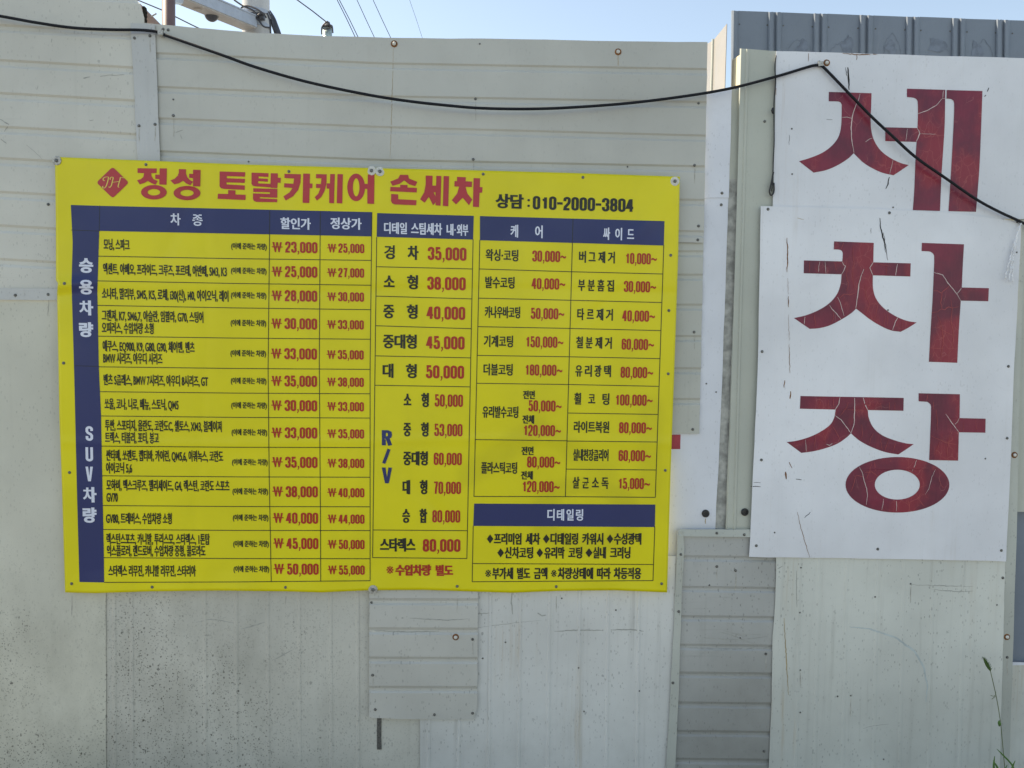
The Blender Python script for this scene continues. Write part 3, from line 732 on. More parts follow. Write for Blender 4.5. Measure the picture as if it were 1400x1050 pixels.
def bline(pts, w=.95, lift=LIFT + .0003):
    V = []; F = []; P = [np.array(p, float) for p in pts]; Q = []
    for a, b in zip(P, P[1:]):
        n = max(1, int(np.linalg.norm(b - a) / 7))
        for k in range(n): Q.append(a + (b - a) * k / n)
    Q.append(P[-1]); m = len(Q); A = []
    for i, q_ in enumerate(Q):
        t = Q[min(i + 1, m - 1)] - Q[max(i - 1, 0)]; t /= np.linalg.norm(t); nn = np.array([-t[1], t[0]])
        A += [q_ - nn * w / 2, q_ + nn * w / 2]
    A = np.array(A); V = bp(A[:, 0], A[:, 1], lift).tolist()
    for i in range(m - 1): F.append((2 * i, 2 * i + 1, 2 * i + 3, 2 * i + 2))
    return V, F

# blue panels
CL = [(280, 96.8), (331, 99.4), (387, 97.8), (496, 101), (533, 102), (664, 105), (796, 108.6)]
CR_ = [(280, 136.5), (316, 135.6), (384, 133.5), (397, 133), (500, 135), (566, 138), (664, 140), (763, 142), (796, 142.3)]
bgrid('heading_column', (96.8, 280.2), (136.5, 281.4), (142.3, 796.4), (108.6, 795.7), M['navy'], left=CL, right=CR_)
bgrid('heading_band', (136.6, 281.4), (508.8, 290), (507.5, 323.2), (135.8, 315.7), M['navy'])
bgrid('heading_band', (515.7, 291.3), (647.7, 295.1), (646.8, 327.5), (515, 323.7), M['navy'])
bgrid('heading_band', (656.2, 295.4), (908.5, 302.3), (907.6, 335.7), (656.2, 328.4), M['navy'])
bgrid('heading_band', (648.3, 688.5), (896, 689.8), (895.3, 720.6), (647, 719), M['navy'])
bgrid('heading_column_lining', (108.6, 795.7), (142.3, 796.4), (142.3, 796.6), (108.6, 796.2), M['navy']) if False else None

# table rules
L1 = [(350.2, 356), (384, 390), (417.5, 423.4), (459.6, 463.8), (501.5, 505), (535.5, 538.4), (568.7, 571.6), (610, 612), (650.5, 652.5), (691.2, 692.9), (724, 725.4), (762.5, 763.9), (796.3, 794)]
parts = []
for a, b in L1:
    xl = float(ev(CR_, a)); xr = float(ev([(290, 508.8), (496, 506), (794, 506)], b)); parts.append(bline([(xl, a), ((xl + xr) / 2, (a + b) / 2 + .5), (xr, b)]))
parts.append(bline([(368.9, 288), (366.6, 496), (366.5, 503), (368, 651), (370.8, 794.8)]))
parts.append(bline([(437.9, 289), (436.5, 495), (438, 697), (438.5, 794.5)]))
parts.append(bline([(508.5, 290), (506, 500), (506, 794)]))
parts.append(bline([(97, 314.5), (136, 316)], .7))
parts.append(bline([(102, 500), (135, 501)], .7)); parts.append(bline([(136.3, 281), (135.6, 316)], .7))
V, F = join(parts); mesh_obj('table_rule', V, F, M['ink'], banner)
parts = []
mr = [(327, 646.8), (764, 638.3)]; ml = [(324, 515), (762, 509.4)]
for a, b in ((364.6, 367.7), (404.8, 408.6), (445.3, 449.4), (486.5, 489.3), (526.7, 528.9), (724.6, 725.6), (762.4, 763.6)):
    parts.append(bline([(float(ev(ml, a)), a), (float(ev(mr, b)), b)]))
parts.append(bline([(515, 324), (509.4, 762.6)])); parts.append(bline([(646.8, 327), (638.3, 763.8)]))
V, F = join(parts); mesh_obj('table_rule', V, F, M['ink'], banner)
parts = []
rl = [(328, 656), (679, 648)]; rm = [(300, 783.5), (487, 778.4), (679, 773)]; rr_ = [(335, 907.6), (680, 896)]
for a, b in ((367.7, 371.5), (407.6, 410.5), (446.6, 449), (485.9, 487.8), (524, 525.7), (601, 602.7), (678.8, 679)):
    parts.append(bline([(float(ev(rl, a)), a), (float(ev(rm, b)), b)]))
for a, b in ((371.5, 374.6), (410.5, 413.6), (449, 452), (487.8, 490.3), (525.7, 528.2), (564.7, 566.6), (603, 604.3), (641.4, 642.6), (679, 680)):
    parts.append(bline([(float(ev(rm, a)), a), (float(ev(rr_, b)), b)]))
parts.append(bline([(656, 328), (648, 679)])); parts.append(bline([(783.5, 299), (778.4, 487), (773, 679)])); parts.append(bline([(907.6, 335), (896, 680)]))
V, F = join(parts); mesh_obj('table_rule', V, F, M['ink'], banner)
V, F = join([bline([(647, 719), (645.5, 795.4)]), bline([(895.3, 720), (892.8, 793.8)]), bline([(646, 770.5), (893.3, 771.8)]), bline([(645.5, 795.4), (892.8, 793.8)])])
mesh_obj('table_rule', V, F, M['ink'], banner)

# ---- print: outlines come from the built in text font, fattened and squeezed to the poster lettering
_fc = bpy.data.curves.new('print', 'FONT'); _fc.resolution_u = 3; _fc.fill_mode = 'NONE'
_fo = bpy.data.objects.new('print', _fc)
_cache = {}
def outlines(s):
    if s in _cache: return _cache[s]
    _fc.body = s; me = bpy.data.meshes.new_from_object(_fo)
    n = len(me.vertices); co = np.zeros(n * 3); me.vertices.foreach_get('co', co); co = co.reshape(-1, 3)[:, :2]
    ed = np.zeros(len(me.edges) * 2, int); me.edges.foreach_get('vertices', ed); ed = ed.reshape(-1, 2)
    loops = []; cur = []
    for a, b in ed:
        cur.append(a)
        if b < a or (b - a) != 1:
            loops.append(co[cur]); cur = []
    bpy.data.meshes.remove(me); _cache[s] = [l for l in loops if len(l) > 2]
    return _cache[s]
def area(p): x, y = p[:, 0], p[:, 1]; return .5 * np.sum(x * np.roll(y, -1) - np.roll(x, -1) * y)
def inside(pt, poly):
    x, y = pt; px_, py_ = poly[:, 0], poly[:, 1]; qx, qy = np.roll(px_, -1), np.roll(py_, -1)
    c = ((py_ > y) != (qy > y)); xi = (qx - px_) * (y - py_) / np.where(np.abs(qy - py_) < 1e-12, 1e-12, qy - py_) + px_
    return np.sum(c & (x < xi)) % 2 == 1
def offset(p, dx, dy, sgn):
    e = np.roll(p, -1, 0) - p; L = np.linalg.norm(e, axis=1, keepdims=True); keep = L[:, 0] > 1e-6
    p = p[keep]; 
    if len(p) < 3: return p
    e = np.roll(p, -1, 0) - p; L = np.linalg.norm(e, axis=1, keepdims=True) + 1e-9; e = e / L
    nrm = np.stack([e[:, 1], -e[:, 0]], 1) * sgn
    n0 = np.roll(nrm, 1, 0); b = nrm + n0; d = np.maximum(1 + np.sum(nrm * n0, 1, keepdims=True), .8); b = b / d
    return p + b * np.array([dx, dy])
ref = {}
for ch in '가0':
    lp = np.concatenate(outlines(ch)); ref[ch] = (lp[:, 1].min(), lp[:, 1].max())
KMID, KH = .37, .88          # middle and height of a Hangul square in em
NMID, NH = (ref['0'][0] + ref['0'][1]) / 2, ref['0'][1] - ref['0'][0]

def rowslope(y): return .0325 * (812 - y) / 594
def lean(x): return .025 - .05 * (x - 82) / 838
NLET = [0]
def place(s, x0, x1, yc, h, kind, bx, by):
    """groups of contours in photo pixels"""
    L = outlines(s)
    if not L: return []
    allp = np.concatenate(L); a0, a1 = allp[:, 0].min(), allp[:, 0].max()
    sx = (x1 - x0 - 2 * bx) / (a1 - a0) if x1 is not None else None
    if kind == 'K': sy_, mid = (h - 2 * by) / KH, KMID
    elif kind == 'N': sy_, mid = (h - 2 * by) / NH, NMID
    else: mn, mx_ = allp[:, 1].min(), allp[:, 1].max(); sy_, mid = (h - 2 * by) / (mx_ - mn), (mn + mx_) / 2
    Q = [np.stack([(l[:, 0] - a0) * sx + x0 + bx, (l[:, 1] - mid) * sy_], 1) for l in L]
    ar = [area(q_) for q_ in Q]; sg = np.sign(ar[int(np.argmax(np.abs(ar)))])
    outer = [i for i, a in enumerate(ar) if a * sg > 0]; holes = [i for i, a in enumerate(ar) if a * sg < 0]
    G = {i: [] for i in outer}
    for hI in holes:
        best = None
        for i in outer:
            if inside(Q[hI][0], Q[i]) and (best is None or abs(ar[i]) < abs(ar[best])): best = i
        if best is not None: G[best].append(hI)
    out = []
    def tarea(grp):
        T = tessellate_polygon([[Vector((p[0], p[1], 0)) for p in l] for l in grp]); P = np.concatenate(grp); t = 0
        for x, y, z in T: t += abs((P[y][0] - P[x][0]) * (P[z][1] - P[x][1]) - (P[z][0] - P[x][0]) * (P[y][1] - P[x][1])) / 2
        return t
    for i in outer:
        kk = 1.0
        for _ in range(5):
            grp = [offset(Q[i], bx * kk, by * kk, sg)]
            for hI in G[i]:
                k = kk
                for _ in range(4):
                    o_ = offset(Q[hI], bx * k, by * k, sg); w0 = np.ptp(Q[hI], axis=0)
                    if len(o_) > 2 and area(o_) * ar[hI] > 0 and min(w0[0] - 2 * bx * k, w0[1] - 2 * by * k) > .55: break
                    k *= .6
                grp.append(o_)
            want = abs(area(grp[0])) - sum(abs(area(g_)) for g_ in grp[1:]); got = tarea(grp)
            if abs(got - want) < .06 * abs(want): break
            kk *= .6
        out.append(grp)
    return out
def emit(name, groups, yc, xm, mat, sl=None, label=None):
    V = []; F = []; sl = rowslope(yc) if sl is None else sl
    for gi, grp in enumerate(groups):
        tris = tessellate_polygon([[Vector((p[0], p[1], 0)) for p in l] for l in grp])
        P = np.concatenate(grp); px = P[:, 0]; py = yc - P[:, 1] + sl * (px - xm); px = px + lean(xm) * (py - yc)
        b = len(V); V += bp(px, py, LIFT + .0005 + .00007 * (gi % 5)).tolist(); F += [(t[0] + b, t[1] + b, t[2] + b) for t in tris]
    if not V: return None
    o = mesh_obj(name, V, F, mat, banner); NLET[0] += 1
    if label: o['label'] = label
    return o
def arc(cx, cy_, rx, ry, a0, a1, n=7): return [(cx + rx * math.cos(math.radians(a0 + (a1 - a0) * k / n)), cy_ + ry * math.sin(math.radians(a0 + (a1 - a0) * k / n))) for k in range(n + 1)]
T = .70; AY = .30
NUM = {
 '0': [arc(0, T, 1, AY, 180, 0, 10) + arc(0, -T, 1, AY, 0, -180, 10) + [(-1, T)]],
 '1': [[(.35, 1.0), (.35, -1.0)], [(.35, .62), (-.9, .50)]],
 '2': [[(-1, .42)] + arc(0, T, 1, AY, 180, 0, 10) + [(1, .38), (.72, .05), (-.80, -.62), (-.95, -1.0), (1.1, -1.0)]],
 '3': [[(-1, .42)] + arc(0, T, 1, AY, 180, 0, 10) + [(1, .32), (.75, .10), (.05, .03)], [(.05, .03), (.75, -.04), (1, -.30)] + arc(0, -T, 1, AY, 0, -180, 10) + [(-1, -.42)]],
 '4': [[(.10, 1.0), (-1.1, -.42), (1.45, -.42)], [(.48, 1.12), (.48, -1.12)]],
 '5': [[(1.0, 1.0), (-.75, 1.0), (-.92, .08), (-.45, .26), (.25, .30), (.85, .14), (1, -.15)] + arc(0, -T, 1, AY, 0, -180, 10) + [(-1, -.42)]],
 '6': [[(1, .45)] + arc(0, T, 1, AY, 0, 180, 10) + arc(0, -T, 1, AY, 180, 360, 10) + [(1, -.16), (.72, .12), (.1, .18), (-.9, .0)]],
 '7': [[(-1.1, 1.0), (.95, 1.0), (.30, -.1), (.05, -1.12)]],
 '8': [arc(0, .70, .93, .30, -90, 90, 8)[::-1] * 0 + [(0, .03), (.80, .14), (.93, .40)] + arc(0, .72, .93, .28, 0, 180, 10) + [(-.93, .40), (-.80, .14), (0, .03)], [(0, .03), (.85, -.08), (1, -.35)] + arc(0, -T, 1, AY, 0, -180, 10) + [(-1, -.35), (-.85, -.08), (0, .03)]],
}
NUM['R'] = [[(-1, -1.12), (-1, 1), (.3, 1), (.85, .86), (1, .55), (.85, .22), (.3, .08), (-1, .08)], [(.15, .08), (1.05, -1.12)]]
NUM['V'] = [[(-1.1, 1.1), (0, -1.0), (1.1, 1.1)]]; NUM['/'] = [[(.9, 1.1), (-.9, -1.1)]]; NUM['W'] = [[(-1.1, 1.1), (-.55, -1), (0, .9), (.55, -1), (1.1, 1.1)]]
NUM['U'] = [[(-1, 1.12)] + arc(0, -T, 1, AY, 180, 360, 10) + [(1, 1.12)]]
NUM['S'] = [[(1, .42)] + arc(0, T, 1, AY, 0, 180, 10) + [(-1, .36), (-.6, .12), (.6, -.12), (1, -.36)] + arc(0, -T, 1, AY, 0, -180, 10) + [(-1, -.42)]]
NUM['9'] = [[(-x, -y) for x, y in p] for p in NUM['6']]
def numerals(s, x0, x1, yc, h, mat, fat=.395):
    adv = sum({',': .42, '-': .74}.get(c, 1.0) for c in s) + .10 * (len(s) - 1); u = (x1 - x0) / adv; x = x0; sl = rowslope(yc); xm = (x0 + x1) / 2
    V = []; F = []
    for ci, c in enumerate(s):
        wd = u * {',': .42, '-': .74}.get(c, 1.0); hx = fat * u / 2; hy = min(h * .086, hx * .9); cx = x + wd / 2
        if c == ',': paths = None; quadp = [[(cx - hx * .75, yc + h / 2 - h * .18), (cx + hx * .75, yc + h / 2 - h * .18), (cx + hx * .75, yc + h / 2 + h * .02), (cx - hx * .2, yc + h / 2 + h * .17), (cx - hx * .75, yc + h / 2 + h * .15), (cx - hx * .1, yc + h / 2)]]
        elif c == '-': paths = None; quadp = [[(x, yc - h * .085), (x + wd, yc - h * .085), (x + wd, yc + h * .085), (x, yc + h * .085)]]
        elif c == 'V':
            t_ = .36 * wd; ya, yb = yc - h / 2, yc + h / 2
            paths = None; quadp = [[(x, ya), (x + t_, ya), (cx, yb - .36 * h), (x + wd - t_, ya), (x + wd, ya), (cx + .19 * wd, yb), (cx - .19 * wd, yb)]]
        else: paths = NUM[c]; quadp = []
        for qp in quadp:
            b = len(V); P = np.array(qp); P[:, 1] += sl * (P[:, 0] - xm); P[:, 0] += lean(xm) * (P[:, 1] - yc)
            V += bp(P[:, 0], P[:, 1], LIFT + .0005).tolist(); F.append(tuple(range(b, b + len(qp)))[::-1])
        for pi, p in enumerate(paths or []):
            p = np.array(p, float); closed = np.allclose(p[0], p[-1])
            Q = np.stack([cx + p[:, 0] * (wd / 2 - hx), yc - p[:, 1] * (h / 2 - hy)], 1)
            keep = [0] + [i for i in range(1, len(Q)) if np.linalg.norm(Q[i] - Q[i - 1]) > .02]; Q = Q[keep]; m = len(Q)
            e = Q[1:] - Q[:-1]; e /= np.linalg.norm(e, axis=1, keepdims=True); nr = np.stack([-e[:, 1], e[:, 0]], 1); A = []
            for i in range(m):
                if i in (0, m - 1): a_, b_ = (nr[-1], nr[0]) if closed else ((nr[0], nr[0]) if i == 0 else (nr[-1], nr[-1]))
                else: a_, b_ = nr[i - 1], nr[i]
                n_ = (a_ + b_) / max(1 + float(a_ @ b_), .6); off = n_ * np.array([hx, hy]); A += [Q[i] - off, Q[i] + off]
            A = np.array(A); A[:, 1] += sl * (A[:, 0] - xm); A[:, 0] += lean(xm) * (A[:, 1] - yc); b = len(V)
            V += bp(A[:, 0], A[:, 1], LIFT + .0005 + .00008 * pi).tolist(); F += [(b + 2 * i, b + 2 * i + 1, b + 2 * i + 3, b + 2 * i + 2) for i in range(m - 1)]
        x += wd + .10 * u
    return mesh_obj('lettering', V, F, mat, banner)
def text(s, x0, x1, yc, h, mat, kind='K', bx=None, by=None, name='lettering'):
    if kind == 'N' and all(c in '0123456789,-' for c in s): return numerals(s, x0, x1, yc, h, mat)
    bx = h * .045 if bx is None else bx; by = h * .028 if by is None else by
    return emit(name, place(s, x0, x1, yc, h, kind, bx, by), yc, (x0 + x1) / 2, mat)
def spread(s, x0, x1, yc, h, mat, w, name='lettering', bx=None, by=None):
    bx = h * .05 if bx is None else bx; by = h * .03 if by is None else by
    n = len(s)
    for k, ch in enumerate(s):
        a = x0 + (x1 - w - x0) * k / max(1, n - 1); yk = yc + rowslope(yc) * (a + w / 2 - (x0 + x1) / 2)
        emit(name, place(ch, a, a + w, yk, h, 'K', bx, by), yk, a + w / 2, mat)

# title, drawn outline by outline
def poly_title(lst, o, s, name='title_syllable'):
    groups = []
    parts = []
    for k, it in enumerate(lst):
        if it[0] == 'E':
            lo = [ell(o, s, *it[1], n=40), ell(o, s, *it[2], n=32, rev=True)]
        else: lo = [[(o[0] + x / s, o[1] + y / s) for x, y in it]]
        tris = tessellate_polygon([[Vector((x, y, 0)) for x, y in l] for l in lo])
        P = np.array([p for l in lo for p in l]); parts.append((bp(P[:, 0], P[:, 1], LIFT + .0004 + .0001 * k).tolist(), [tuple(t) for t in tris]))
    V, F = join(parts); mesh_obj(name, V, F, M['red'], banner)
A_, B_, C_ = ((120, 215), 6.3636), ((280, 215), 5.8333), ((500, 220), 3.5)
poly_title([[(433,95),(600,97),(598,137),(552,139),(554,162),(570,188),(608,207),(590,238),(555,226),(522,206),(495,222),(452,236),(428,200),(462,190),(483,172),(490,138),(433,136)],
            [(625,96),(688,97),(685,239),(622,237),(622,190),(587,188),(587,150),(624,152)], ('E', (575,304,112,63), (575,304,55,28))], *A_)
poly_title([[(792,102),(855,104),(854,140),(864,170),(885,195),(916,213),(893,243),(860,230),(828,204),(795,225),(752,236),(719,202),(758,185),(782,160),(792,135)],
            [(916,108),(982,110),(978,254),(915,252),(916,182),(882,178),(882,143),(916,145)], ('E', (863,311,117,62), (863,311,58,28))], *A_)
poly_title([[(118,113),(322,119),(320,155),(176,150),(175,167),(320,172),(318,204),(173,200),(172,216),(319,225),(318,260),(150,252),(128,246),(117,230)],
            [(104,291),(186,293),(186,262),(244,264),(244,297),(326,299),(324,341),(102,331)]], *B_)
poly_title([[(373,122),(508,127),(507,158),(428,152),(428,168),(503,172),(502,195),(425,190),(425,208),(523,212),(521,240),(405,232),(382,227),(372,210)],
            [(526,127),(582,128),(582,163),(606,164),(604,204),(581,203),(578,246),(523,243)],
            [(386,247),(578,252),(578,323),(438,318),(438,327),(577,334),(577,358),(412,356),(392,348),(384,332),(384,288),(520,292),(520,279),(386,276)]], *B_)
poly_title([[(635,132),(766,135),(763,200),(745,260),(705,310),(645,345),(627,312),(675,280),(700,245),(632,240),(634,207),(706,212),(712,170),(635,165)],
            [(785,130),(838,131),(837,208),(859,210),(857,246),(836,246),(833,365),(780,363)]], *B_)
poly_title([[(887,134),(972,136),(970,215),(955,270),(930,315),(893,346),(877,318),(905,290),(922,246),(886,244),(888,212),(926,214),(930,168),(887,166)],
            [(1000,134),(1037,134),(1030,367),(992,365),(992,250),(972,250),(973,208),(998,208)], [(1058,134),(1101,135),(1096,368),(1052,366)]], *B_)
poly_title([('E', (1207,240,71,110), (1207,240,26,72)), [(1300,137),(1353,137),(1350,372),(1296,370),(1296,252),(1268,251),(1269,212),(1299,212)]], *B_)
poly_title([[(165,66),(203,67),(207,84),(247,100),(237,121),(208,112),(184,93),(162,110),(128,119),(117,99),(155,84)],
            [(165,114),(200,115),(200,127),(245,129),(244,151),(117,145),(118,124),(165,126)], [(122,158),(155,160),(155,183),(243,188),(241,212),(140,208),(127,203),(121,192)]], *C_)
poly_title([[(287,70),(320,71),(319,120),(327,155),(343,188),(322,212),(302,172),(282,200),(260,183),(280,150),(287,110)],
            [(338,71),(362,72),(358,214),(334,212),(334,150),(318,148),(319,118),(337,118)], [(373,72),(399,73),(395,217),(369,215)]], *C_)
poly_title([[(437,76),(479,78),(478,97),(509,99),(508,125),(478,124),(486,155),(510,185),(494,212),(464,176),(432,208),(412,188),(438,155),(447,123),(424,122),(425,96),(437,97)],
            [(516,82),(547,83),(546,125),(559,126),(557,152),(545,152),(542,221),(513,219)]], *C_)
# emblem
def emblem():
    c = np.array([154.0, 249.5]); co = [(22.2, 0), (0, 21.5), (-22.2, 0), (0, -21.5)]; pts = []
    for k in range(4):
        p = np.array(co[k]); a = np.array(co[k - 1]); b = np.array(co[(k + 1) % 4])
        pa = p + (a - p) * .13; pb = p + (b - p) * .13
        for t in np.linspace(0, 1, 6): pts.append(c + (1 - t) ** 2 * pa + 2 * t * (1 - t) * p + t * t * pb)
    P = np.array(pts); o = mesh_obj('emblem', bp(P[:, 0], P[:, 1], LIFT + .0003).tolist(), [tuple(range(len(P)))[::-1]], M['red'], banner)
    return o
em = emblem()
def script_strokes(lst, w, mat, parent):
    parts = []
    for pts in lst:
        Q = smooth_path([(120 + x / 6.3636, 215 + y / 6.3636) for x, y in pts], 6); m = len(Q); A = []
        for i, q_ in enumerate(Q):
            t = Q[min(i + 1, m - 1)] - Q[max(i - 1, 0)]; t = t / (np.linalg.norm(t) + 1e-9); nn = np.array([-t[1], t[0]])
            ww = w * (.45 + .75 * abs(t[1])) / 2; A += [q_ - nn * ww, q_ + nn * ww]
        A = np.array(A); k = len(parts)
        parts.append((bp(A[:, 0], A[:, 1], LIFT + .0006 + .0001 * k).tolist(), [(2 * i, 2 * i + 1, 2 * i + 3, 2 * i + 2) for i in range(m - 1)]))
    V, F = join(parts); mesh_obj('monogram', V, F, mat, parent)
script_strokes([[(150,205),(136,200),(134,186),(148,174),(168,171),(181,172)], [(180,172),(176,200),(164,240),(150,264),(136,268),(128,258),(134,250)],
                [(195,195),(196,180),(210,172),(222,176)], [(222,176),(214,210),(205,245),(192,262),(182,256)], [(210,218),(240,215),(270,210)], [(300,176),(285,176),(280,195),(268,235),(264,258),(276,260)], [(300,176),(318,180)]], 1.15, M['gold'], em)

text('상담', 677.6, 716, 275.2, 19.5, M['ink'], bx=1.1, by=.55, name='phone_line'); text(':', 721, 724.5, 277.5, 11, M['ink'], kind='B', bx=.4, by=.3, name='phone_line')
text('010-2000-3804', 728.5, 866.4, 279, 18.5, M['ink'], kind='N', bx=1.2, by=.75, name='phone_line')

# headings
spread('차종', 233, 277, 300.3, 16, M['whiteink'], 14, 'heading', .45, .3)
text('할인가', 383.3, 425, 305.8, 15.5, M['whiteink'], bx=.6, by=.3, name='heading'); text('정상가', 451.7, 494.4, 305.8, 15.5, M['whiteink'], bx=.6, by=.3, name='heading')
text('디테일', 525, 556.5, 312, 15.5, M['whiteink'], bx=.5, by=.3, name='heading'); text('스팀세차', 562, 604.5, 313, 16, M['whiteink'], bx=.5, by=.3, name='heading'); text('내', 610.5, 620, 314, 15.5, M['whiteink'], bx=.5, by=.3); text('.', 621.2, 623.2, 314.3, 2.4, M['whiteink'], kind='B', bx=.2, by=.2); text('외부', 624.5, 640.3, 314.4, 15.5, M['whiteink'], bx=.5, by=.3)
spread('케어', 698, 742, 316.5, 17, M['whiteink'], 10.5, 'heading', .45, .3); spread('싸이드', 824.6, 867, 320, 16.5, M['whiteink'], 9.5, 'heading', .45, .3)
spread('디테일링', 748.3, 797.3, 704, 15.5, M['whiteink'], 10, 'heading', .45, .3)
for ch, yy in (('승', 363), ('용', 392.5), ('차', 421), ('량', 450.8)): text(ch, 108, 127.5, yy, 20, M['whiteink'], bx=1.3, by=.7, name='side_heading')
for ch, yy in (('S', 592.7), ('U', 620.8), ('V', 648)): numerals(ch, 117, 127.2, yy, 20, M['whiteink'], .36 if ch != 'V' else .52)
for ch, yy in (('차', 676.5), ('량', 704.4)): text(ch, 113, 132, yy, 20.5, M['whiteink'], bx=1.3, by=.7, name='side_heading')

# left table
def won(x0, x1, yc, h, bx, w):
    sl = rowslope(yc); xm = (x0 + x1) / 2; o = text('W', x0, x1, yc, h, M['darkred'], kind='N', bx=bx, by=.2)
    V, F = bline([(x0 - 1.0, yc - .3 + sl * (x0 - xm)), (x1 + 1.0, yc - .3 + sl * (x1 - xm))], w, LIFT + .0009); b = mesh_obj('strike', V, F, M['darkred'], o)
NAMES = [(141.5, 177, 334.4, '모닝, 스파크'), (140.8, 310, 369.3, '엑센트, 아베오, 프라이드, 크루즈, 포르테, 아반떼, SM3, K3'), (139.2, 312.3, 403, '소나타, 말리부, SM5, K5, 로체, i30(신), i40, 아이오닉, 레이'),
    (139, 278, 432.5, '그랜져, K7, SM6,7, 아슬란, 임팔라, G70, 스팅어'), (139, 210, 448.7, '오피러스, 수입차량 소형'), (140.2, 266, 474, '에쿠스, EQ900, K9, G80, G90, 체어맨, 벤츠'), (141, 222, 490, 'BMW 시리즈, 아우디 시리즈'),
    (141.5, 284.4, 520.2, '벤츠 S클래스, BMW 7시리즈, 아우디 8시리즈, GT'), (142.8, 244, 552.8, '쏘울, 코나, 니로, 베뉴, 스토닉, QM5'), (143.5, 303, 582.3, '투싼, 스포티지, 올란도, 코란도C, 셀토스, XM3, 블레이져'), (143.5, 217, 598.6, '트랙스, 티볼리, 포터, 봉고'),
    (144.8, 305, 623.3, '싼타페, 쏘렌토, 캡티바, 카이런, QM5,6, 이쿼녹스, 코란도'), (144.8, 180.6, 639.8, '아이코닉 5,6'), (145.4, 313.7, 663.9, '모하비, 맥스크루즈, 펠리세이드, G4, 렉스턴, 코란도 스포츠'), (145.4, 161, 679.7, 'GV70'),
    (144.8, 234.8, 708.9, 'GV80, 트레버스, 수입차량 소형'), (145.4, 286.7, 737.2, '렉스턴스포츠, 카니발, 투리스모, 스타렉스, 1톤탑'), (146, 281, 753.2, '익스플로러, 랜드로버, 수입차량 중형, 콜로라도'), (148, 267.7, 780.6, '스타렉스 리무진, 카니발 리무진, 스타리아')]
for x0, x1, yc, s in NAMES: text(s, x0, x1, yc, 15.2, M['ink'], bx=.34, by=.3, name='car_names')
P1 = [23, 25, 28, 30, 33, 35, 30, 33, 35, 38, 40, 45, 50]; P2 = [25, 27, 30, 33, 35, 38, 33, 35, 38, 40, 44, 50, 55]
YP = [338, 371.5, 404.4, 442.5, 483.6, 521, 554.5, 591.7, 632, 672.2, 708.3, 743, 778]; YN = [336.7, 370.2, 403.7, 441.5, 483, 520.7, 554.2, 591, 631.8, 671.8, 707.7, 743.5, 778]
for k in range(13):
    dx = float(np.interp(YP[k], [338, 480, 600, 778], [0, -1.2, -.5, 2.6]))
    won(372.6 + dx, 385.2 + dx, YP[k] - .2, 14, .85, 1.3)
    text('%d,000' % P1[k], 389.8 + dx, 434 + dx * .6, YP[k] + .2, 15.3, M['darkred'], kind='N', bx=.85, by=.45, name='discount_price')
    dx = float(np.interp(YP[k], [338, 480, 778], [0, -.8, .6]))
    won(448.4 + dx, 459.2 + dx, YP[k] + 1.2, 12, .7, 1.1)
    text('%d,000' % P2[k], 462.6 + dx, 498 + dx, YP[k] + 1.5, 12.8, M['darkred'], kind='N', bx=.62, by=.35, name='regular_price')
    dx = float(np.interp(YN[k], [336, 480, 778], [1, 0, 4.3]))
    text('(이에 준하는 차량)', 315 + dx, 363.6 + dx, YN[k], 8.6, M['ink'], bx=.28, by=.2, name='note')

# middle table
def midt(chars, x0, x1, yc, price, p0, p1, yp, h=19, w=15, ph=18):
    if len(chars) == 4: text(chars, x0, x1, yc, h, M['ink'], bx=.7, by=.4, name='class_name')
    else: spread(chars, x0, x1, yc, h, M['ink'], w, 'class_name', .8, .45)
    text(price, p0, p1, yp, ph, M['darkred'], kind='N', bx=ph * .058, by=.45, name='class_price')
midt('경차', 525, 572.3, 345.2, '35,000', 584.9, 637.7, 347); midt('소형', 524.6, 571.5, 385.6, '38,000', 584.2, 636.7, 387.6)
midt('중형', 524, 571, 426, '40,000', 583.6, 636, 428); midt('중대형', 523.6, 569.8, 467, '45,000', 583, 635.2, 468.6); midt('대형', 523, 569.8, 507.2, '50,000', 582.3, 634.5, 508.6)
for ch, x0, x1, yc, pr, p0, p1, yp in (('소형', 551.9, 586.4, 547, '50,000', 594.3, 633, 547.7), ('중형', 551.5, 586, 587.3, '53,000', 593.7, 632.3, 588), ('중대형', 551.2, 585, 626.8, '60,000', 593, 631.4, 627.5), ('대형', 550.3, 584.3, 666.2, '70,000', 592.4, 630.2, 667), ('승합', 550, 584, 705.5, '80,000', 591, 629.2, 706)):
    midt(ch, x0, x1, yc, pr, p0, p1, yp, 19, 10.5 if len(ch) == 2 else 11, 17)
for ch, yc in (('R', 599), ('/', 623.8), ('V', 650)): numerals(ch, 522, 536 if ch != '/' else 534.5, yc, 21.5, M['navy'], {'R': .40, '/': .36, 'V': .52}[ch])
text('스타렉스', 519.5, 568, 745, 18, M['ink'], bx=.9, by=.45, name='class_name'); text('80,000', 578, 629.5, 745.8, 17.5, M['darkred'], kind='N', bx=1.1, by=.25, name='class_price')
text('※', 528.3, 538, 779.2, 10.5, M['darkred'], kind='B', bx=.1, by=.1, name='note'); text('수입차량', 540.5, 589.5, 779.6, 15, M['darkred'], bx=1, by=.5, name='note'); text('별도', 595.5, 619.6, 780, 15, M['darkred'], bx=1, by=.5, name='note')

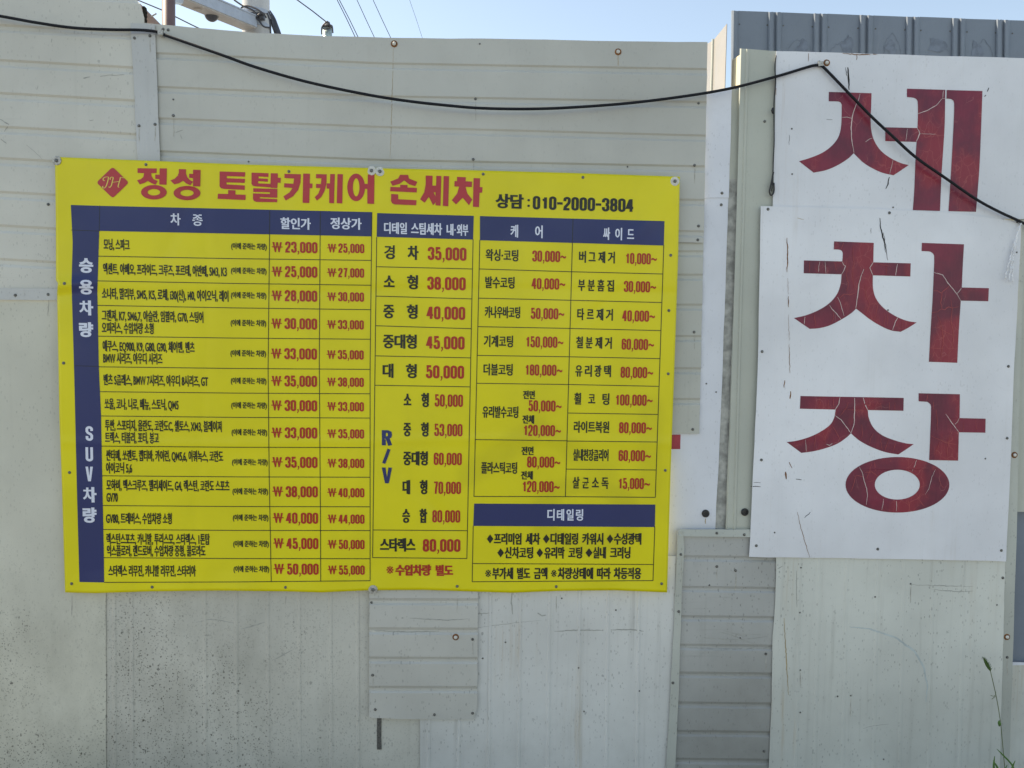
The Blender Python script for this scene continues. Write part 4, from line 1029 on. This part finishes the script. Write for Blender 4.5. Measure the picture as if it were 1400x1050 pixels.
# right tables
def care(s, x0, x1, yc, price=None, p0=0, p1=0, yp=0, sp_=False, h=15.8, ph=15.3):
    if sp_: spread(s, x0, x1, yc, h, M['ink'], 9.6, 'service_name', .45, .32)
    else: text(s, x0, x1, yc, h, M['ink'], bx=.42, by=.32, name='service_name')
    if price: pr(price, p0, p1, yp, ph)
def pr(price, p0, p1, yp, ph=15.3):
    text(price, p0, p1 - 8.2, yp, ph, M['darkred'], kind='N', bx=.66, by=.38, name='service_price')
    text('~', p1 - 7.6, p1, yp + 1, 4.0, M['darkred'], kind='B', bx=.3, by=.35, name='service_price')
care('왁싱·코팅', 664, 708.7, 349, '30,000~'[:-1], 727.8, 774, 350.4); care('발수코팅', 663.4, 703.6, 386.3, '40,000', 727, 772.8, 388)
care('카나우바코팅', 662.8, 711.2, 427, '50,000', 725.7, 771.5, 428.8); care('기계코팅', 661.5, 701.5, 466.7, '150,000', 718.4, 770.3, 467.6); care('더블코팅', 661, 701, 505.4, '180,000', 717.5, 769, 506)
care('유리발수코팅', 659.6, 708.7, 563.4); care('플라스틱코팅', 657.8, 707, 639.8)
for s, x0, x1, yc in (('전면', 715, 731.3, 539.9), ('전체', 714.2, 730.3, 573.5), ('전면', 713, 729.5, 616.5), ('전체', 712.4, 728.5, 649.9)): text(s, x0, x1, yc, 11.5, M['ink'], bx=.5, by=.25, name='note')
pr('50,000', 722.5, 767.8, 555); pr('120,000', 715.3, 767, 588.6); pr('80,000', 720.6, 766, 631.8); pr('120,000', 713.7, 765.2, 665.3)
for s, x0, x1, yc, p, p0, p1, yp, sp_ in (('버그제거', 791.6, 840.7, 351.6, '10,000', 855, 898, 353.6, 1), ('부분흠집', 790.4, 839.5, 390.3, '30,000', 853, 897, 391.9, 1), ('타르제거', 789.2, 838, 430, '40,000', 851, 895.6, 432, 1), ('철분제거', 787.6, 836.5, 468.6, '60,000', 850, 894.2, 470.8, 1),
    ('유리광택', 786.6, 835.4, 507.2, '80,000', 848.5, 893, 509.2, 1), ('휠코팅', 785, 833.2, 545.5, '100,000', 841, 892.3, 547, 1), ('라이트복원', 784.5, 833, 583.9, '80,000', 846.4, 891.3, 584.9, 0), ('실내천장클리어', 783.5, 832, 622.2, '60,000', 845.8, 890, 623, 0), ('살균소독', 782.8, 832, 660.2, '15,000', 845, 888.6, 661.2, 1)):
    care(s, x0, x1, yc, p, p0, p1, yp, bool(sp_))
def seq(items, yc, h, mat, by=.45):
    for s, x0, x1 in items:
        if s in '◆': text(s, x0, x1, yc, 12.5, mat, kind='B', bx=0, by=0, name='bullet')
        elif s == '※': text(s, x0, x1, yc, 10, mat, kind='B', bx=.05, by=.05, name='bullet')
        else: text(s, x0, x1, yc, h, mat, bx=.6, by=.38, name='detailing_line')
seq([('◆', 665.6, 674.5), ('프리미엄', 675.3, 713), ('세차', 718.5, 738.5), ('◆', 742.3, 751.5), ('디테일링', 752.5, 790.5), ('카워시', 796, 825), ('◆', 829.5, 838.5), ('수성광택', 839.5, 877)], 736.8, 15.6, M['ink'])
seq([('◆', 680, 689), ('신차코팅', 690, 729), ('◆', 733.5, 742.5), ('유리막', 744, 772), ('코팅', 777, 796), ('◆', 800.5, 810), ('실내', 810.5, 828.5), ('크리닝', 834, 862)], 755.8, 15.6, M['ink'])
seq([('※', 663.4, 671.5), ('부가세', 673, 701.5), ('별도', 706.8, 725), ('금액', 730, 748.5), ('※', 753.5, 761), ('차량상태에', 762.5, 811), ('따라', 816, 835), ('차등적용', 839, 876.8)], 784, 15.6, M['ink'])

# ------------------------------------------------------------ screws and washers
def lathe(prof, seg, mat):
    V = []; F = []
    for r_, y in prof:
        for k in range(seg):
            a = 2 * math.pi * k / seg; V.append((r_ * math.cos(a), y, r_ * math.sin(a)))
    n = len(prof)
    for i in range(n - 1):
        for k in range(seg):
            a = i * seg + k; b = i * seg + (k + 1) % seg; F.append((a, b, b + seg, a + seg))
    F.append(tuple(range((n - 1) * seg, n * seg)))
    me = bpy.data.meshes.new('fixing'); me.from_pydata(V, [], F); me.update(); me.materials.append(mat); me.polygons.foreach_set('use_smooth', [False] * len(F)); return me
me_s = lathe([(.0057, .001), (.0058, -.0006), (.0042, -.0008), (.0040, -.0034), (.0020, -.0044)], 8, M['screw'])
me_t = lathe([(.0032, .001), (.0034, -.001), (.0022, -.0022), (.0008, -.0026)], 8, M['screw'])
me_w = lathe([(.0165, .001), (.0168, -.0008), (.0150, -.0022), (.0075, -.0026), (.0062, -.0020)], 20, M['washer'])
me_ww = lathe([(.0165, .001), (.0168, -.0008), (.0150, -.0022), (.0075, -.0026), (.0062, -.0020)], 20, M['whitewasher'])
me_c = lathe([(.0062, .0), (.0062, -.003), (.0040, -.0048), (.0015, -.0052)], 8, M['screw'])
me_g = lathe([(.0145, .001), (.0150, -.003), (.0125, -.007), (.0075, -.0075), (.0060, -.004), (.002, -.004)], 18, M['rubber'])
me_r = lathe([(.0125, .001), (.0125, -.001), (.0085, -.0022), (.0080, -.001), (.002, -.001)], 16, M['rust'])
me_rc = lathe([(.0070, .0), (.0070, -.003), (.0040, -.005), (.0015, -.0055)], 8, M['whitewasher'])
def fix(px, py, kind='s'):
    h_ = hit(px, py)
    if h_ is None: return
    host, p, _ = h_; po = origin(host)
    d = {'s': [('screw', me_s)], 't': [('screw', me_t)], 'w': [('washer', me_w), ('screw', me_c)], 'W': [('washer', me_ww), ('screw', me_c)], 'g': [('grommet', me_g)], 'r': [('washer', me_r), ('screw', me_rc)]}[kind]
    for nm, me in d:
        o = link(nm, me, None, host); o.location = (p.x - po[0], p.y - po[1] - (.0018 if nm == 'screw' and kind in 'wWr' else .0), p.z - po[2])
        o.rotation_euler = (random.uniform(-.12, .12), random.uniform(0, 6), random.uniform(-.12, .12))
for x, y in ((184,52),(205,49),(190,172),(212,170),(223,40),(230,41),(237,158),(21,403.6),(66,402.5),(66,279.4),(650,135),(647,218),(955,141),(949.6,226),(955,309),(954,328),(949,454),(947,587),
             (987,264),(986,280),(1045.5,166),(980,729),(1017.5,731),(931,758),(928,836),(920,933.6),(980,774.6),(1005.7,780),(1047,894),(1044.6,1027),(1034,746),(1200,750.7),(1369,752.5),
             (1042,480.6),(1041,628.8),(1378.7,500.8),(1376.8,599),(1050,286),(1216,291),(1391,303),(1120,85),(1377,898.6),(508,824),(509.5,923),(513,970),(594,977),(646,975),(646,874),(1371,790)): fix(x, y)
for x, y in ((237,136),(858,228),(656,60),(965.6,524.5),(979,536),(1059,728),(1082.5,176),(1083,238),(1221,283.5),(1095,776),(1093.6,837.5),(1094,916),(1094,974),(970,800),(1012,872),(1196.5,816),(1245,798),(1363,827),
             (1163,951),(1145,952),(1208,1038),(1214,424),(1347,627),(1390,345),(340,221),(87,496),(791,913),(798.5,972.7),(874,944.6),(768,818),(842,834),(660,900),(691,878)): fix(x, y, 't')
for x, y in ((199.6,225),(395,234.5),(660.6,238),(797,242.5),(917,349),(914.5,424.6),(913.5,511),(909.5,643),(904.5,798),(760.5,802),(625,801.6),(98,798),(208,802.6),(390.5,803),(88,387.6),(87,496.4),(95,646)): fix(x, y, 's')
for x, y in ((75.5,218.5),(510,805)): fix(x + (2 if x < 100 else 0), y + 1, 'w')
for x, y in ((508,232.5),(519.5,233.5),(922.5,247)): fix(x, y + 1, 'W')
for x, y in ((964.5,702),(1018,700)): fix(x, y, 'g')
for x, y in ((539,60),(1130,86),(1386.7,622),(1376.5,870.7),(623,871),(845,71)): fix(x, y, 'r')

# marks on the fence sheets
def host_of(px, py): h_ = hit(px, py); return next(q_ for q_ in HOSTS if q_[0] is h_[0])
def fmarks(name, lst, mat):
    by = {}
    for c, w in lst:
        h_ = host_of(*c[len(c) // 2]); by.setdefault(h_[0].name, [h_, []])[1].append((c, w))
    for h_, l in by.values():
        V, F = join([strip(h_, c, w, .0005, .4) for c, w in l]); tag(mesh_obj(name, V, F, mat, h_[0]), kind='stuff')
M['scuffgrey'] = plain('grey_rubbed_mark', (.36, .36, .33), .6, 0, .3, scale=60)
M['pale'] = plain('pale_water_line', (.46, .52, .515), .5, 0, .4)
fmarks('scuff', [([(137,104.5),(150,102.5),(160,103)], 1.0), ([(158,103),(170,102)], .8), ([(114,107),(120,105.5),(123,105)], 1.6), ([(71,53),(70,58)], 1.2), ([(123,165),(128,164)], 1), ([(50,123),(52,117)], .6), ([(36,198),(48,208),(58,218)], .6),
    ([(372,903),(386,896),(400,888.5)], 1.4), ([(330,860),(345,856),(362,851)], 1.2), ([(268,851),(285,847),(300,848),(320,852)], .9), ([(240,181),(250,178)], 1.0), ([(246,184),(249,190)], .7), ([(645,803),(645.5,812)], 1),
    ([(758,863),(790,861.5),(825,862)], 1.4), ([(835,861),(865,861),(880,863)], 1.6), ([(984,864),(1000,868),(1030,880)], 1.0), ([(1000,866),(1040,868)], .7), ([(990,862),(1020,871)], .6), ([(1243,799),(1260,800),(1330,802)], .8), ([(1275,806),(1310,809),(1330,808)], 1), ([(1089,780),(1089,800),(1089.5,830)], 1.0), ([(1063,778),(1070,774)], .8), ([(640,860),(700,852),(740,848)], .5)], M['scuffgrey'])
fmarks('drip', [([(x + .5, y + 4), (x + .2 + random.uniform(-.6, .6), y + random.uniform(9, 14)), (x + random.uniform(-.8, .8), y + random.uniform(16, 34))], random.uniform(.9, 1.5)) for x, y in ((205,49),(190,172),(212,170),(237,158),(66,402.5),(650,135),(647,218),(949.6,226),(949,454),(931,758),(980,774.6),(1005.7,780),(1047,894),(509.5,923),(646,874),(1377,898.6),(98,811),(390,811),(625,811),(760,811),(1245,798),(1163,951),(1094,916))], M['drip'])
fmarks('scuff', [([(700,811),(699,822),(701,840)], 1.6), ([(735,838),(741,842),(746,841)], 1.8), ([(640,843),(655,839),(672,838)], 1.0), ([(560,845),(610,848),(640,846)], 1.2), ([(512,862),(560,864),(600,863)], 1.4), ([(940,885),(985,888),(1050,886)], 2.2), ([(938,921),(990,923),(1052,922)], 1.4), ([(960,872),(1010,875),(1050,870)], 1.2), ([(1180,996),(1195,992),(1215,990)], .8), ([(0,163),(12,170),(6,180)], 1.4), ([(1,190),(9,196)], 1.2)], M['scuffgrey'])
fmarks('water_line', [([(1162,857),(1190,860),(1225,872),(1250,890),(1263,912),(1268,938),(1266,960)], 2.6)], M['pale'])
fmarks('rust_run', [([(538,66),(537,100),(535,170),(533,222)], .6), ([(845,74),(845,90)], .8), ([(623,868),(620,872)], .8), ([(1072,845),(1075,900),(1078,950)], 1.2), ([(964.5,709),(964.5,716)], 1.2), ([(1099,300),(1090,298)], .5)], plain('thin_rust_stain', (.40, .30, .17), .7, 0, .2))

# ------------------------------------------------------------ black cable slung along the fence
cab = thing('power_cable', at(222, 46, -.03), 'thick black cable sagging across the fence above the yellow banner', 'cable')
pts = [(-150,8,-.03),(-60,13,-.032),(0,22,-.034),(50,31,-.034),(100,38,-.032),(150,40.5,-.03),(190,41,-.028),(212,43,-.022),(222,46.5,-.018),(234,51,-.022),(300,74,-.034),(350,92,-.038),(420,112,-.044),(500,129,-.05),(560,138.5,-.052),(620,145,-.052),(660,148,-.05),(720,149,-.048),(780,147,-.045),(860,141,-.04),(940,131,-.036),(1000,120.5,-.03),(1060,105,-.027),(1100,93,-.026),(1113,89.5,-.025),(1123,90,-.023),(1133,99,-.026),(1159,126,-.032),(1190,158,-.036),(1220,186,-.038),(1252,215,-.039),(1292,243,-.038),(1334,272,-.036),(1365,289,-.032),(1395,303,-.028),(1440,326,-.03)]
V, F = tube(smooth_path([at(*p) for p in pts], 6), .0052, 10); mesh_obj('sheath', V, F, M['cable'], cab, smooth=True)
def clip(px, py):
    p = at(px, py, -.016); V, F = join([box(p, .012, .016, .020), box(p + np.array([0, -.010, 0]), .018, .006, .016)]); mesh_obj('clip', V, F, M['washer'], cab)
clip(221, 46); clip(1120, 88.5)

wire = thing('loose_wire', at(1055, 262, -.02), 'thin black wire hanging down the left edge of the upper sign board', 'wire')
V, F = tube(smooth_path([at(x, y, -.016) for x, y in ((1061,76),(1059.5,92),(1060.5,112),(1059,128),(1058,150),(1058.5,190),(1057.5,215),(1056.5,245),(1055,262))], 5), .0022, 6); mesh_obj('strand', V, F, M['rubber'], wire, smooth=True)
V, F = tube(smooth_path([at(x, y, -.017) for x, y in ((1057.5,235),(1054,252),(1052,262),(1054.5,267),(1058,262),(1058,250))], 5), .0030, 6); mesh_obj('knot', V, F, M['rubber'], wire, smooth=True)
V, F = tube([at(1057, 148, -.016), at(1055.5, 151, -.02), at(1057, 155, -.016)], .004, 6); mesh_obj('lump', V, F, M['rubber'], wire, smooth=True)

rope = thing('frayed_rope', at(1380, 384, -.03), 'short white frayed rope hanging from the cable at the right edge', 'rope')
for pl in (((1396,305),(1391,320),(1386,336),(1382,350),(1378,366),(1374,382)), ((1396,306),(1391,322),(1387,338),(1384,352),(1382,368),(1379,384)), ((1395,306),(1391,322),(1388,338),(1386,352),(1385,368),(1384,386))):
    P = smooth_path([at(x, y, -.03) for x, y in pl], 10); tw = []
    n = len(P)
    for i, p in enumerate(P): a = i * .9; tw.append(p + np.array([math.cos(a), .8 * math.sin(a), 0]) * .0014)
    V, F = tube(tw, .0019, 6, rad=[.0016 + .0012 * (i % 3 == 0) + .0006 * i / n for i in range(n)]); mesh_obj('strand', V, F, M['rope'], rope, smooth=True)

# ------------------------------------------------------------ behind the fence
# tall corrugated wall with paired round ridges
YQ = .40
cwall = thing('corrugated_wall', at(1200, 700, YQ) * np.array([1, 1, 0]), 'tall blue grey corrugated metal wall rising behind the white sign boards', 'wall')
def rnd(x, r=6.0, d=-.02):
    out = []
    for k in range(7):
        a = math.pi * k / 6; out.append((C([(0, x - r * math.cos(a)), (120, x - 1.2 - r * math.cos(a))]), d * math.sin(a)))
    return out
rows = [(C([(1000, 14.5), (1400, 28)]), 0), (C([(980, 905), (1400, 907)]), 0)]
cols = [(C([(0, 1000), (120, 999)]), .03), (C([(0, 1001), (120, 1000)]), 0)]
cols += rnd(1005.5, 4.2, -.014)
for x in (1060, 1122, 1185, 1248.5, 1311.5, 1372, 1434): cols += rnd(x - 5.2, 4.3, -.016) + rnd(x + 5.2, 4.3, -.016)
cols += [(C([(0, 1480), (120, 1480)]), 0)]
sheet('corrugated_sheet', YQ, rows, cols, M['blue'], cwall, step=45, amp=1.2)
QH = HOSTS[-1]
for x in (1011, 1049, 1071, 1110.5, 1133, 1173, 1197, 1237, 1259, 1299, 1322, 1361, 1384): 
    yy = 33 + (x - 1011) * .034; fix(x, yy, 't')
# flaking outlines of old paint
def blot(cx, cy_, w, h_, sd):
    rs = random.Random(sd); pts = []
    for k in range(15):
        t = k / 14; a = math.pi * (1.02 + .96 * t)
        pts.append((cx + w * math.cos(a) * rs.uniform(.85, 1.1), cy_ + h_ * (math.sin(a) + .35) * rs.uniform(.85, 1.1)))
    return pts
M['flake'] = plain('faded_blue_film', (.17, .205, .255), .55, 0, .3, var=.2, scale=25)
parts = []
for k, x in enumerate((1090, 1153, 1216, 1280, 1342)):
    rs = random.Random(k + 20); n = 30
    parts.append(strip(QH, blot(x + rs.uniform(-4, 4), rs.uniform(66, 78), rs.uniform(12, 21), rs.uniform(20, 32), k), 1.2, .001, .9))
    ww, hh, ox, oy, ph = rs.uniform(5, 17), rs.uniform(7, 18), rs.uniform(-8, 8), rs.uniform(60, 72), rs.uniform(0, 6)
    out = [(x + ox + (ww * (1 + .28 * math.sin(3 * a + ph) + rs.uniform(-.12, .12))) * math.cos(a), oy + (hh * (1 + .3 * math.sin(2 * a + ph) + rs.uniform(-.12, .12))) * math.sin(a)) for a in [2 * math.pi * i / n for i in range(n)]]
    parts.append(poly_mesh(QH, [out], .0016))
V, F = join(parts); mesh_obj('peeling_film', V, F, M['flake'], cwall)
r, c = quad((1378, 909), (1440, 909), (1430, BOT), (1366, BOT)); sheet('lower_sheet', YQ - .35, r, c, M['right'], cwall, label='pale green lower sheet below the blue one')
r, c = quad((1383, 688), (1440, 690), (1440, 910), (1378, 908)); sheet('blue_sheet', YQ - .34, r, c, M['blue'], cwall, label='flat blue sheet at the right edge')
r, c = quad((1380, 905.5), (1440, 906), (1440, 909.5), (1379, 909.5)); sheet('lip', YQ - .37, r, c, M['white'], cwall, label='pale lip between blue and green sheets')
r, c = quad((1376, 96), (1440, 98), (1440, 700), (1370, 700)); sheet('cladding_sheet', .012, r, c, M['green'], rfence, label='sage sheet at the far right edge')

# return panel seen edge-on between fence and wall (faces left, catches the sun)
side = thing('return_panel', at(980, 130, .2) * np.array([1, 1, 0]), 'narrow beige corrugated panel turned sideways behind the gap beside the main fence', 'metal panel')
def sidepanel(x0, yt0, x1, yt1, Y0, Y1, mat, nm, zb=1.5, bow=0.0):
    a = at(x0, yt0, Y0); b = at(x1, yt1, Y1); n = 10; V = []; F = []
    for i in range(n + 1):
        t = i / n; p = a + (b - a) * t; off = np.array([bow * (i % 3 == 1), 0, 0])
        V += [p + off, np.array([p[0], p[1], zb]) + off]
    k = len(V); V += [v + np.array([.003, .002, 0]) for v in V]
    for i in range(n):
        F.append((2 * i, 2 * i + 1, 2 * i + 3, 2 * i + 2)); F.append((k + 2 * i, k + 2 * i + 2, k + 2 * i + 3, k + 2 * i + 1)); F.append((2 * i, 2 * i + 2, k + 2 * i + 2, k + 2 * i))
    F.append((0, k, k + 1, 1)); F.append((2 * n, 2 * n + 1, k + 2 * n + 1, k + 2 * n))
    return mesh_obj(nm, V, F, mat, side)
sidepanel(966, 60, 975.5, 55, .42, .30, M['beige'], 'far_strip')
sidepanel(975.5, 55, 993.5, 32.5, .295, .09, M['beige'], 'near_sheet')
pa = at(975.5, 55, .29); V, F = tube([(pa[0] - .002, .29, 1.6), (pa[0] - .002, .29, pa[2] + .004)], .005, 8); mesh_obj('edge_bead', V, F, M['trim'], side)
cream = thing('cream_flashing', at(1003, 130, .05) * np.array([1, 1, 0]), 'sunlit cream strip peeping between the corrugated wall and the sage sheet', 'flashing')
a = at(1001, 82, .12); b = at(1013, 74, .03); zt = at(1003, 123, .1)[2]
V = [a, b, (b[0], b[1], zt), (a[0], a[1], zt)]; V = V + [np.array(v) + np.array([.002, .002, 0]) for v in V]
mesh_obj('strip', V, [(0, 1, 2, 3), (7, 6, 5, 4), (0, 4, 5, 1), (1, 5, 6, 2), (2, 6, 7, 3), (3, 7, 4, 0)], M['cream'], cream)

# brown gable end piece with torn foam edge, top left
gab = thing('gable_board', at(205, 34, .05), 'small brown triangular board sticking out above the fence top left', 'board')
a, b, c_ = at(183, -4, .05), at(219.5, 33, .05), at(183, 60, .05); d_ = at(219.5, 60, .05)
V = [a, b, d_, c_]; V = V + [v + np.array([0, .02, 0]) for v in V]
mesh_obj('board', V, [(0, 3, 2, 1), (4, 5, 6, 7), (0, 1, 5, 4), (1, 2, 6, 5), (3, 0, 4, 7)], M['gable'], gab)
V, F = join([box(at(197.8 + random.uniform(-.6, .6), y, .02), .006 + random.uniform(0, .005), .02, .0055) for y in np.arange(11, 31, 1.8)]); mesh_obj('torn_edge', V, F, M['foam'], gab)
V, F = tube([at(206, 23, .045), at(214, 18.5, .045)], .003, 6); mesh_obj('peg', V, F, M['washer'], gab)

# brown pole close behind the fence
def vert(px, py, y):
    p = at(px, py, y); return p
p = at(230, 15, .6); V, F = tube([(p[0] + .01, .6, 0), (p[0] + .004, .6, 1.5), (p[0], .6, 4.2)], .027, 20)
bpole = mesh_obj('brown_pole', V, F, M['brownpole'], None, True, loc=(p[0], .6, 0)); tag(bpole, 'dark brown round pole rising behind the fence top left', 'pole')
# concrete utility pole with the camera arm
YP_ = 5.2
p = at(350, 20, YP_); pz = 9.0
up_ = thing('utility_pole', (p[0], YP_, 0), 'pale concrete utility pole standing beyond the fence, camera arm joined to it', 'utility pole')
V, F = tube([(p[0], YP_, 0), (p[0], YP_, 4.5), (p[0], YP_, pz)], .135, 24, rad=[.15, .134, .115]); mesh_obj('pole', V, F, M['poleconc'], up_, True)
parts = []
for zz in (at(350, 22, YP_)[2], at(350, 40, YP_)[2]): parts.append(tube([(p[0], YP_, zz), (p[0], YP_, zz + .035)], .145, 24))
V, F = join(parts); mesh_obj('band', V, F, M['armgrey'], up_)
parts = [tube(smooth_path([at(a_, b_, YP_ - .2) for a_, b_ in q_], 6), .009, 5) for q_ in (((320, 0), (332, 8), (345, 14), (352, 22)), ((325, 14), (336, 8), (350, 12), (362, 20)), ((367, 16), (372, 26), (374, 36), (380, 48)), ((365, 18), (369, 30), (370, 46)), ((340, 20), (352, 26), (360, 36), (370, 38)), ((344, 18), (350, 22), (358, 18), (364, 24)))]
V, F = join(parts); mesh_obj('wiring', V, F, M['fit'], up_)
V, F = join([box(at(350, 21.5, YP_ - .15), .10, .05, .05), box(at(358, 23, YP_ - .15), .05, .06, .05), box(at(343, 26, YP_ - .15), .03, .05, .10)]); mesh_obj('clamp', V, F, M['fit'], up_)
V, F = tube(smooth_path([at(x, y, YP_ + .1) for x, y in ((366, 17), (372, 26), (376, 36), (383, 55))], 5), .035, 8); mesh_obj('conduit', V, F, M['fit'], up_, True)

arm = thing('camera_arm', at(290, 20, YP_ - .3), 'grey box arm sloping from the utility pole and carrying a dark dome camera', 'camera arm')
A0 = at(225, -17, 4.0); A1 = at(341, 31, YP_ - .16)
ax = A1 - A0; Ln = np.linalg.norm(ax); ax /= Ln; sd_ = np.cross(ax, (0, 0, 1)); sd_ /= np.linalg.norm(sd_); u_ = np.cross(sd_, ax)
R_ = np.stack([ax, sd_, u_], 1)
V, F = box((A0 + A1) / 2, Ln, .17, .10, R_); mesh_obj('housing', V, F, M['armgrey'], arm)
V, F = box((A0 + A1) / 2 - u_ * .056, Ln * .995, .155, .012, R_); mesh_obj('underside', V, F, M['armlow'], arm)
V, F = box((A0 + A1) / 2 + u_ * .055, Ln * 1.0, .185, .012, R_); mesh_obj('lid', V, F, M['armgrey'], arm)
def dome(px, py, y, r):
    c = at(px, py, y); V = []; F = []; n, m = 8, 20
    for i in range(n + 1):
        ph = math.pi / 2 * i / n
        for k in range(m): th = 2 * math.pi * k / m; V.append(c + np.array([r * math.cos(ph) * math.cos(th), r * math.cos(ph) * math.sin(th), -r * math.sin(ph)]))
    for i in range(n):
        for k in range(m): a = i * m + k; b = i * m + (k + 1) % m; F.append((a, a + m, b + m, b))
    V2, F2 = tube([c + np.array([0, 0, .05]), c + np.array([0, 0, 0])], r * 1.06, 20)
    return join([(V, F), (V2, F2)])
tP = .60; dc = A0 + ax * Ln * tP
V, F = dome(289, 20, dc[1] - .02, .064); mesh_obj('dome', V, F, M['dome'], arm, True)
V, F = tube([at(270, 9, dc[1] - .25), at(270, 9, dc[1] - .25) - u_ * .03], .035, 16); mesh_obj('lamp_lens', V, F, M['armlow'], arm)
V, F = box(at(321, 17, dc[1] + .3), .03, .03, .05, R_); mesh_obj('latch', V, F, M['washer'], arm)
V, F = tube([at(246, 1, 3.9), at(228, -2, 2.0)], .03, 8); mesh_obj('bracket', V, F, M['armgrey'], arm)

# far pole top with insulator
ins = thing('pole_insulator', at(447, 60, 9.0) * np.array([1, 1, 0]), 'small pale insulator cap on a far pole just above the fence edge', 'insulator')
q0 = at(447.5, 50, 9.0); z1 = at(447, 39, 9.0)[2]; z2 = at(447, 34, 9.0)[2]
V, F = tube([(q0[0], 9, 0), (q0[0], 9, z1)], .07, 14); mesh_obj('pole', V, F, M['ins'], ins, True)
V, F = tube([(q0[0], 9, z1), (q0[0], 9, z1 + .02), (q0[0], 9, z1 + .05), (q0[0], 9, z2 + .04)], .08, 14, rad=[.085, .085, .05, .035]); mesh_obj('cap', V, F, M['fit'], ins, True)
V, F = join([tube(smooth_path([at(x, y, 8.9) for x, y in q_], 5), .012, 5) for q_ in (((440, 47), (440, 38), (443, 33), (447, 30)), ((447, 29), (451, 34), (454, 36), (455, 45)), ((444, 36), (450, 33)), ((442, 40), (452, 39)))]); mesh_obj('fitting', V, F, M['fit'], ins)
parts = [('thin overhead wire running down to the small insulator', ((380, -20), (405, -1), (427, 15), (446, 30)), 8.9, .009),
         ('overhead wire left of the brown pole near the gable', ((150, -20), (188, 0), (222, 14), (262, 34), (300, 52)), 7.0, .008),
         ('steep thin wire, leftmost of the near parallel pair above the banner', ((452, -20), (462, 2), (474, 26), (490, 60)), 12, .008),
         ('steep thin wire, right one of the close parallel pair above the banner', ((455, -20), (465, 2), (477.5, 26), (494, 60)), 12.3, .008),
         ('thin slanting wire halfway between the insulator and the rusty washer', ((478, -20), (489, 2), (500, 26), (516, 60)), 13, .007),
         ('steep thin wire nearest to the rusty washer on the top edge', ((501, -20), (511, 2), (522, 26), (538, 60)), 13.5, .007),
         ('faintest and rightmost slanting wire crossing the sky above the banner', ((553, -20), (560, 0), (569, 26), (580, 60)), 20, .005)]
for lab, pl, yy, r_ in parts:
    V, F = tube([at(x, y, yy) for x, y in pl], r_, 5); tag(mesh_obj('overhead_wire', V, F, M['fit'], None), lab, 'wire', 'overhead wires')

# ------------------------------------------------------------ weeds at the foot
def weed():
    w = thing('foxtail_weed', (at(1374, 1060, -.10)[0], -.10, 0), 'single foxtail grass stalk in front of the bottom right sheet', 'weed')
    st = [(at(1376, 1078, -.10)), at(1371, 1020, -.10), at(1367.5, 985, -.10), at(1362, 952, -.10), at(1354, 917, -.10)]
    V, F = tube(smooth_path(st, 6), .0014, 6, rad=None); mesh_obj('stem', V, F, M['stem'], w, True)
    a, b = at(1354, 917, -.10), at(1345, 900, -.10); parts = [tube([a, a * .8 + b * .2, (a + b) / 2, a * .15 + b * .85, b], .006, 8, rad=[.002, .0055, .0068, .0045, .001])]
    for k in range(160):
        t = random.random(); c = a + (b - a) * t; r0 = .0055 * math.sin(math.pi * min(.95, t * .85 + .12)); th = random.uniform(0, 6.28)
        d = np.array([math.cos(th), math.sin(th), .55]) ; e = c + d * r0; parts.append(([e, e + d * .006 + np.array([0, 0, .003]), e + np.array([.0012, 0, 0])], [(0, 1, 2)]))
    V, F = join(parts); mesh_obj('seed_head', V, F, M['seed'], w)
    parts = []
    for pl in (((1361, 950), (1359, 952), (1354.5, 951)), ((1361, 949), (1361.5, 946)), ((1361, 952), (1356, 956))): parts.append(tube([at(x, y, -.10) for x, y in pl], .0011, 5))
    V, F = join(parts); mesh_obj('twig', V, F, M['stem'], w)
    V, F = tube([at(1366, 985, -.105), at(1366.5, 989, -.105), at(1366, 993, -.105)], .005, 8, rad=[.002, .0065, .002]); mesh_obj('bud', V, F, M['leaf'], w, True)
weed()
def blades():
    w = thing('grass_tuft', (at(1378, 1060, -.14)[0], -.14, 0), 'tuft of green grass blades low in the bottom right corner', 'grass')
    for pl in (((1363, 1024), (1372, 1033), (1383, 1045), (1392, 1062)), ((1362, 1070), (1359, 1050), (1360, 1034)), ((1370, 1070), (1364, 1050), (1358, 1040)), ((1385, 1070), (1384, 1052), (1388, 1040)), ((1350, 1075), (1352, 1060), (1349, 1052)), ((1376, 1080), (1373, 1058), (1377, 1046))):
        P = smooth_path([at(x, y, -.14) for x, y in pl], 5); V = []; F = []; n = len(P)
        for i, q_ in enumerate(P):
            ww = .0045 * math.sin(math.pi * (.08 + .86 * i / (n - 1))); V += [q_ + np.array([-ww, .001, 0]), q_ + np.array([0, -.0015, .0008]), q_ + np.array([ww, .001, 0])]
        for i in range(n - 1): F += [(3 * i, 3 * i + 1, 3 * i + 4, 3 * i + 3), (3 * i + 1, 3 * i + 2, 3 * i + 5, 3 * i + 4)]
        mesh_obj('blade', V, F, M['leaf'], w, True)
blades()
bpy.data.objects.remove(_fo); bpy.data.curves.remove(_fc)
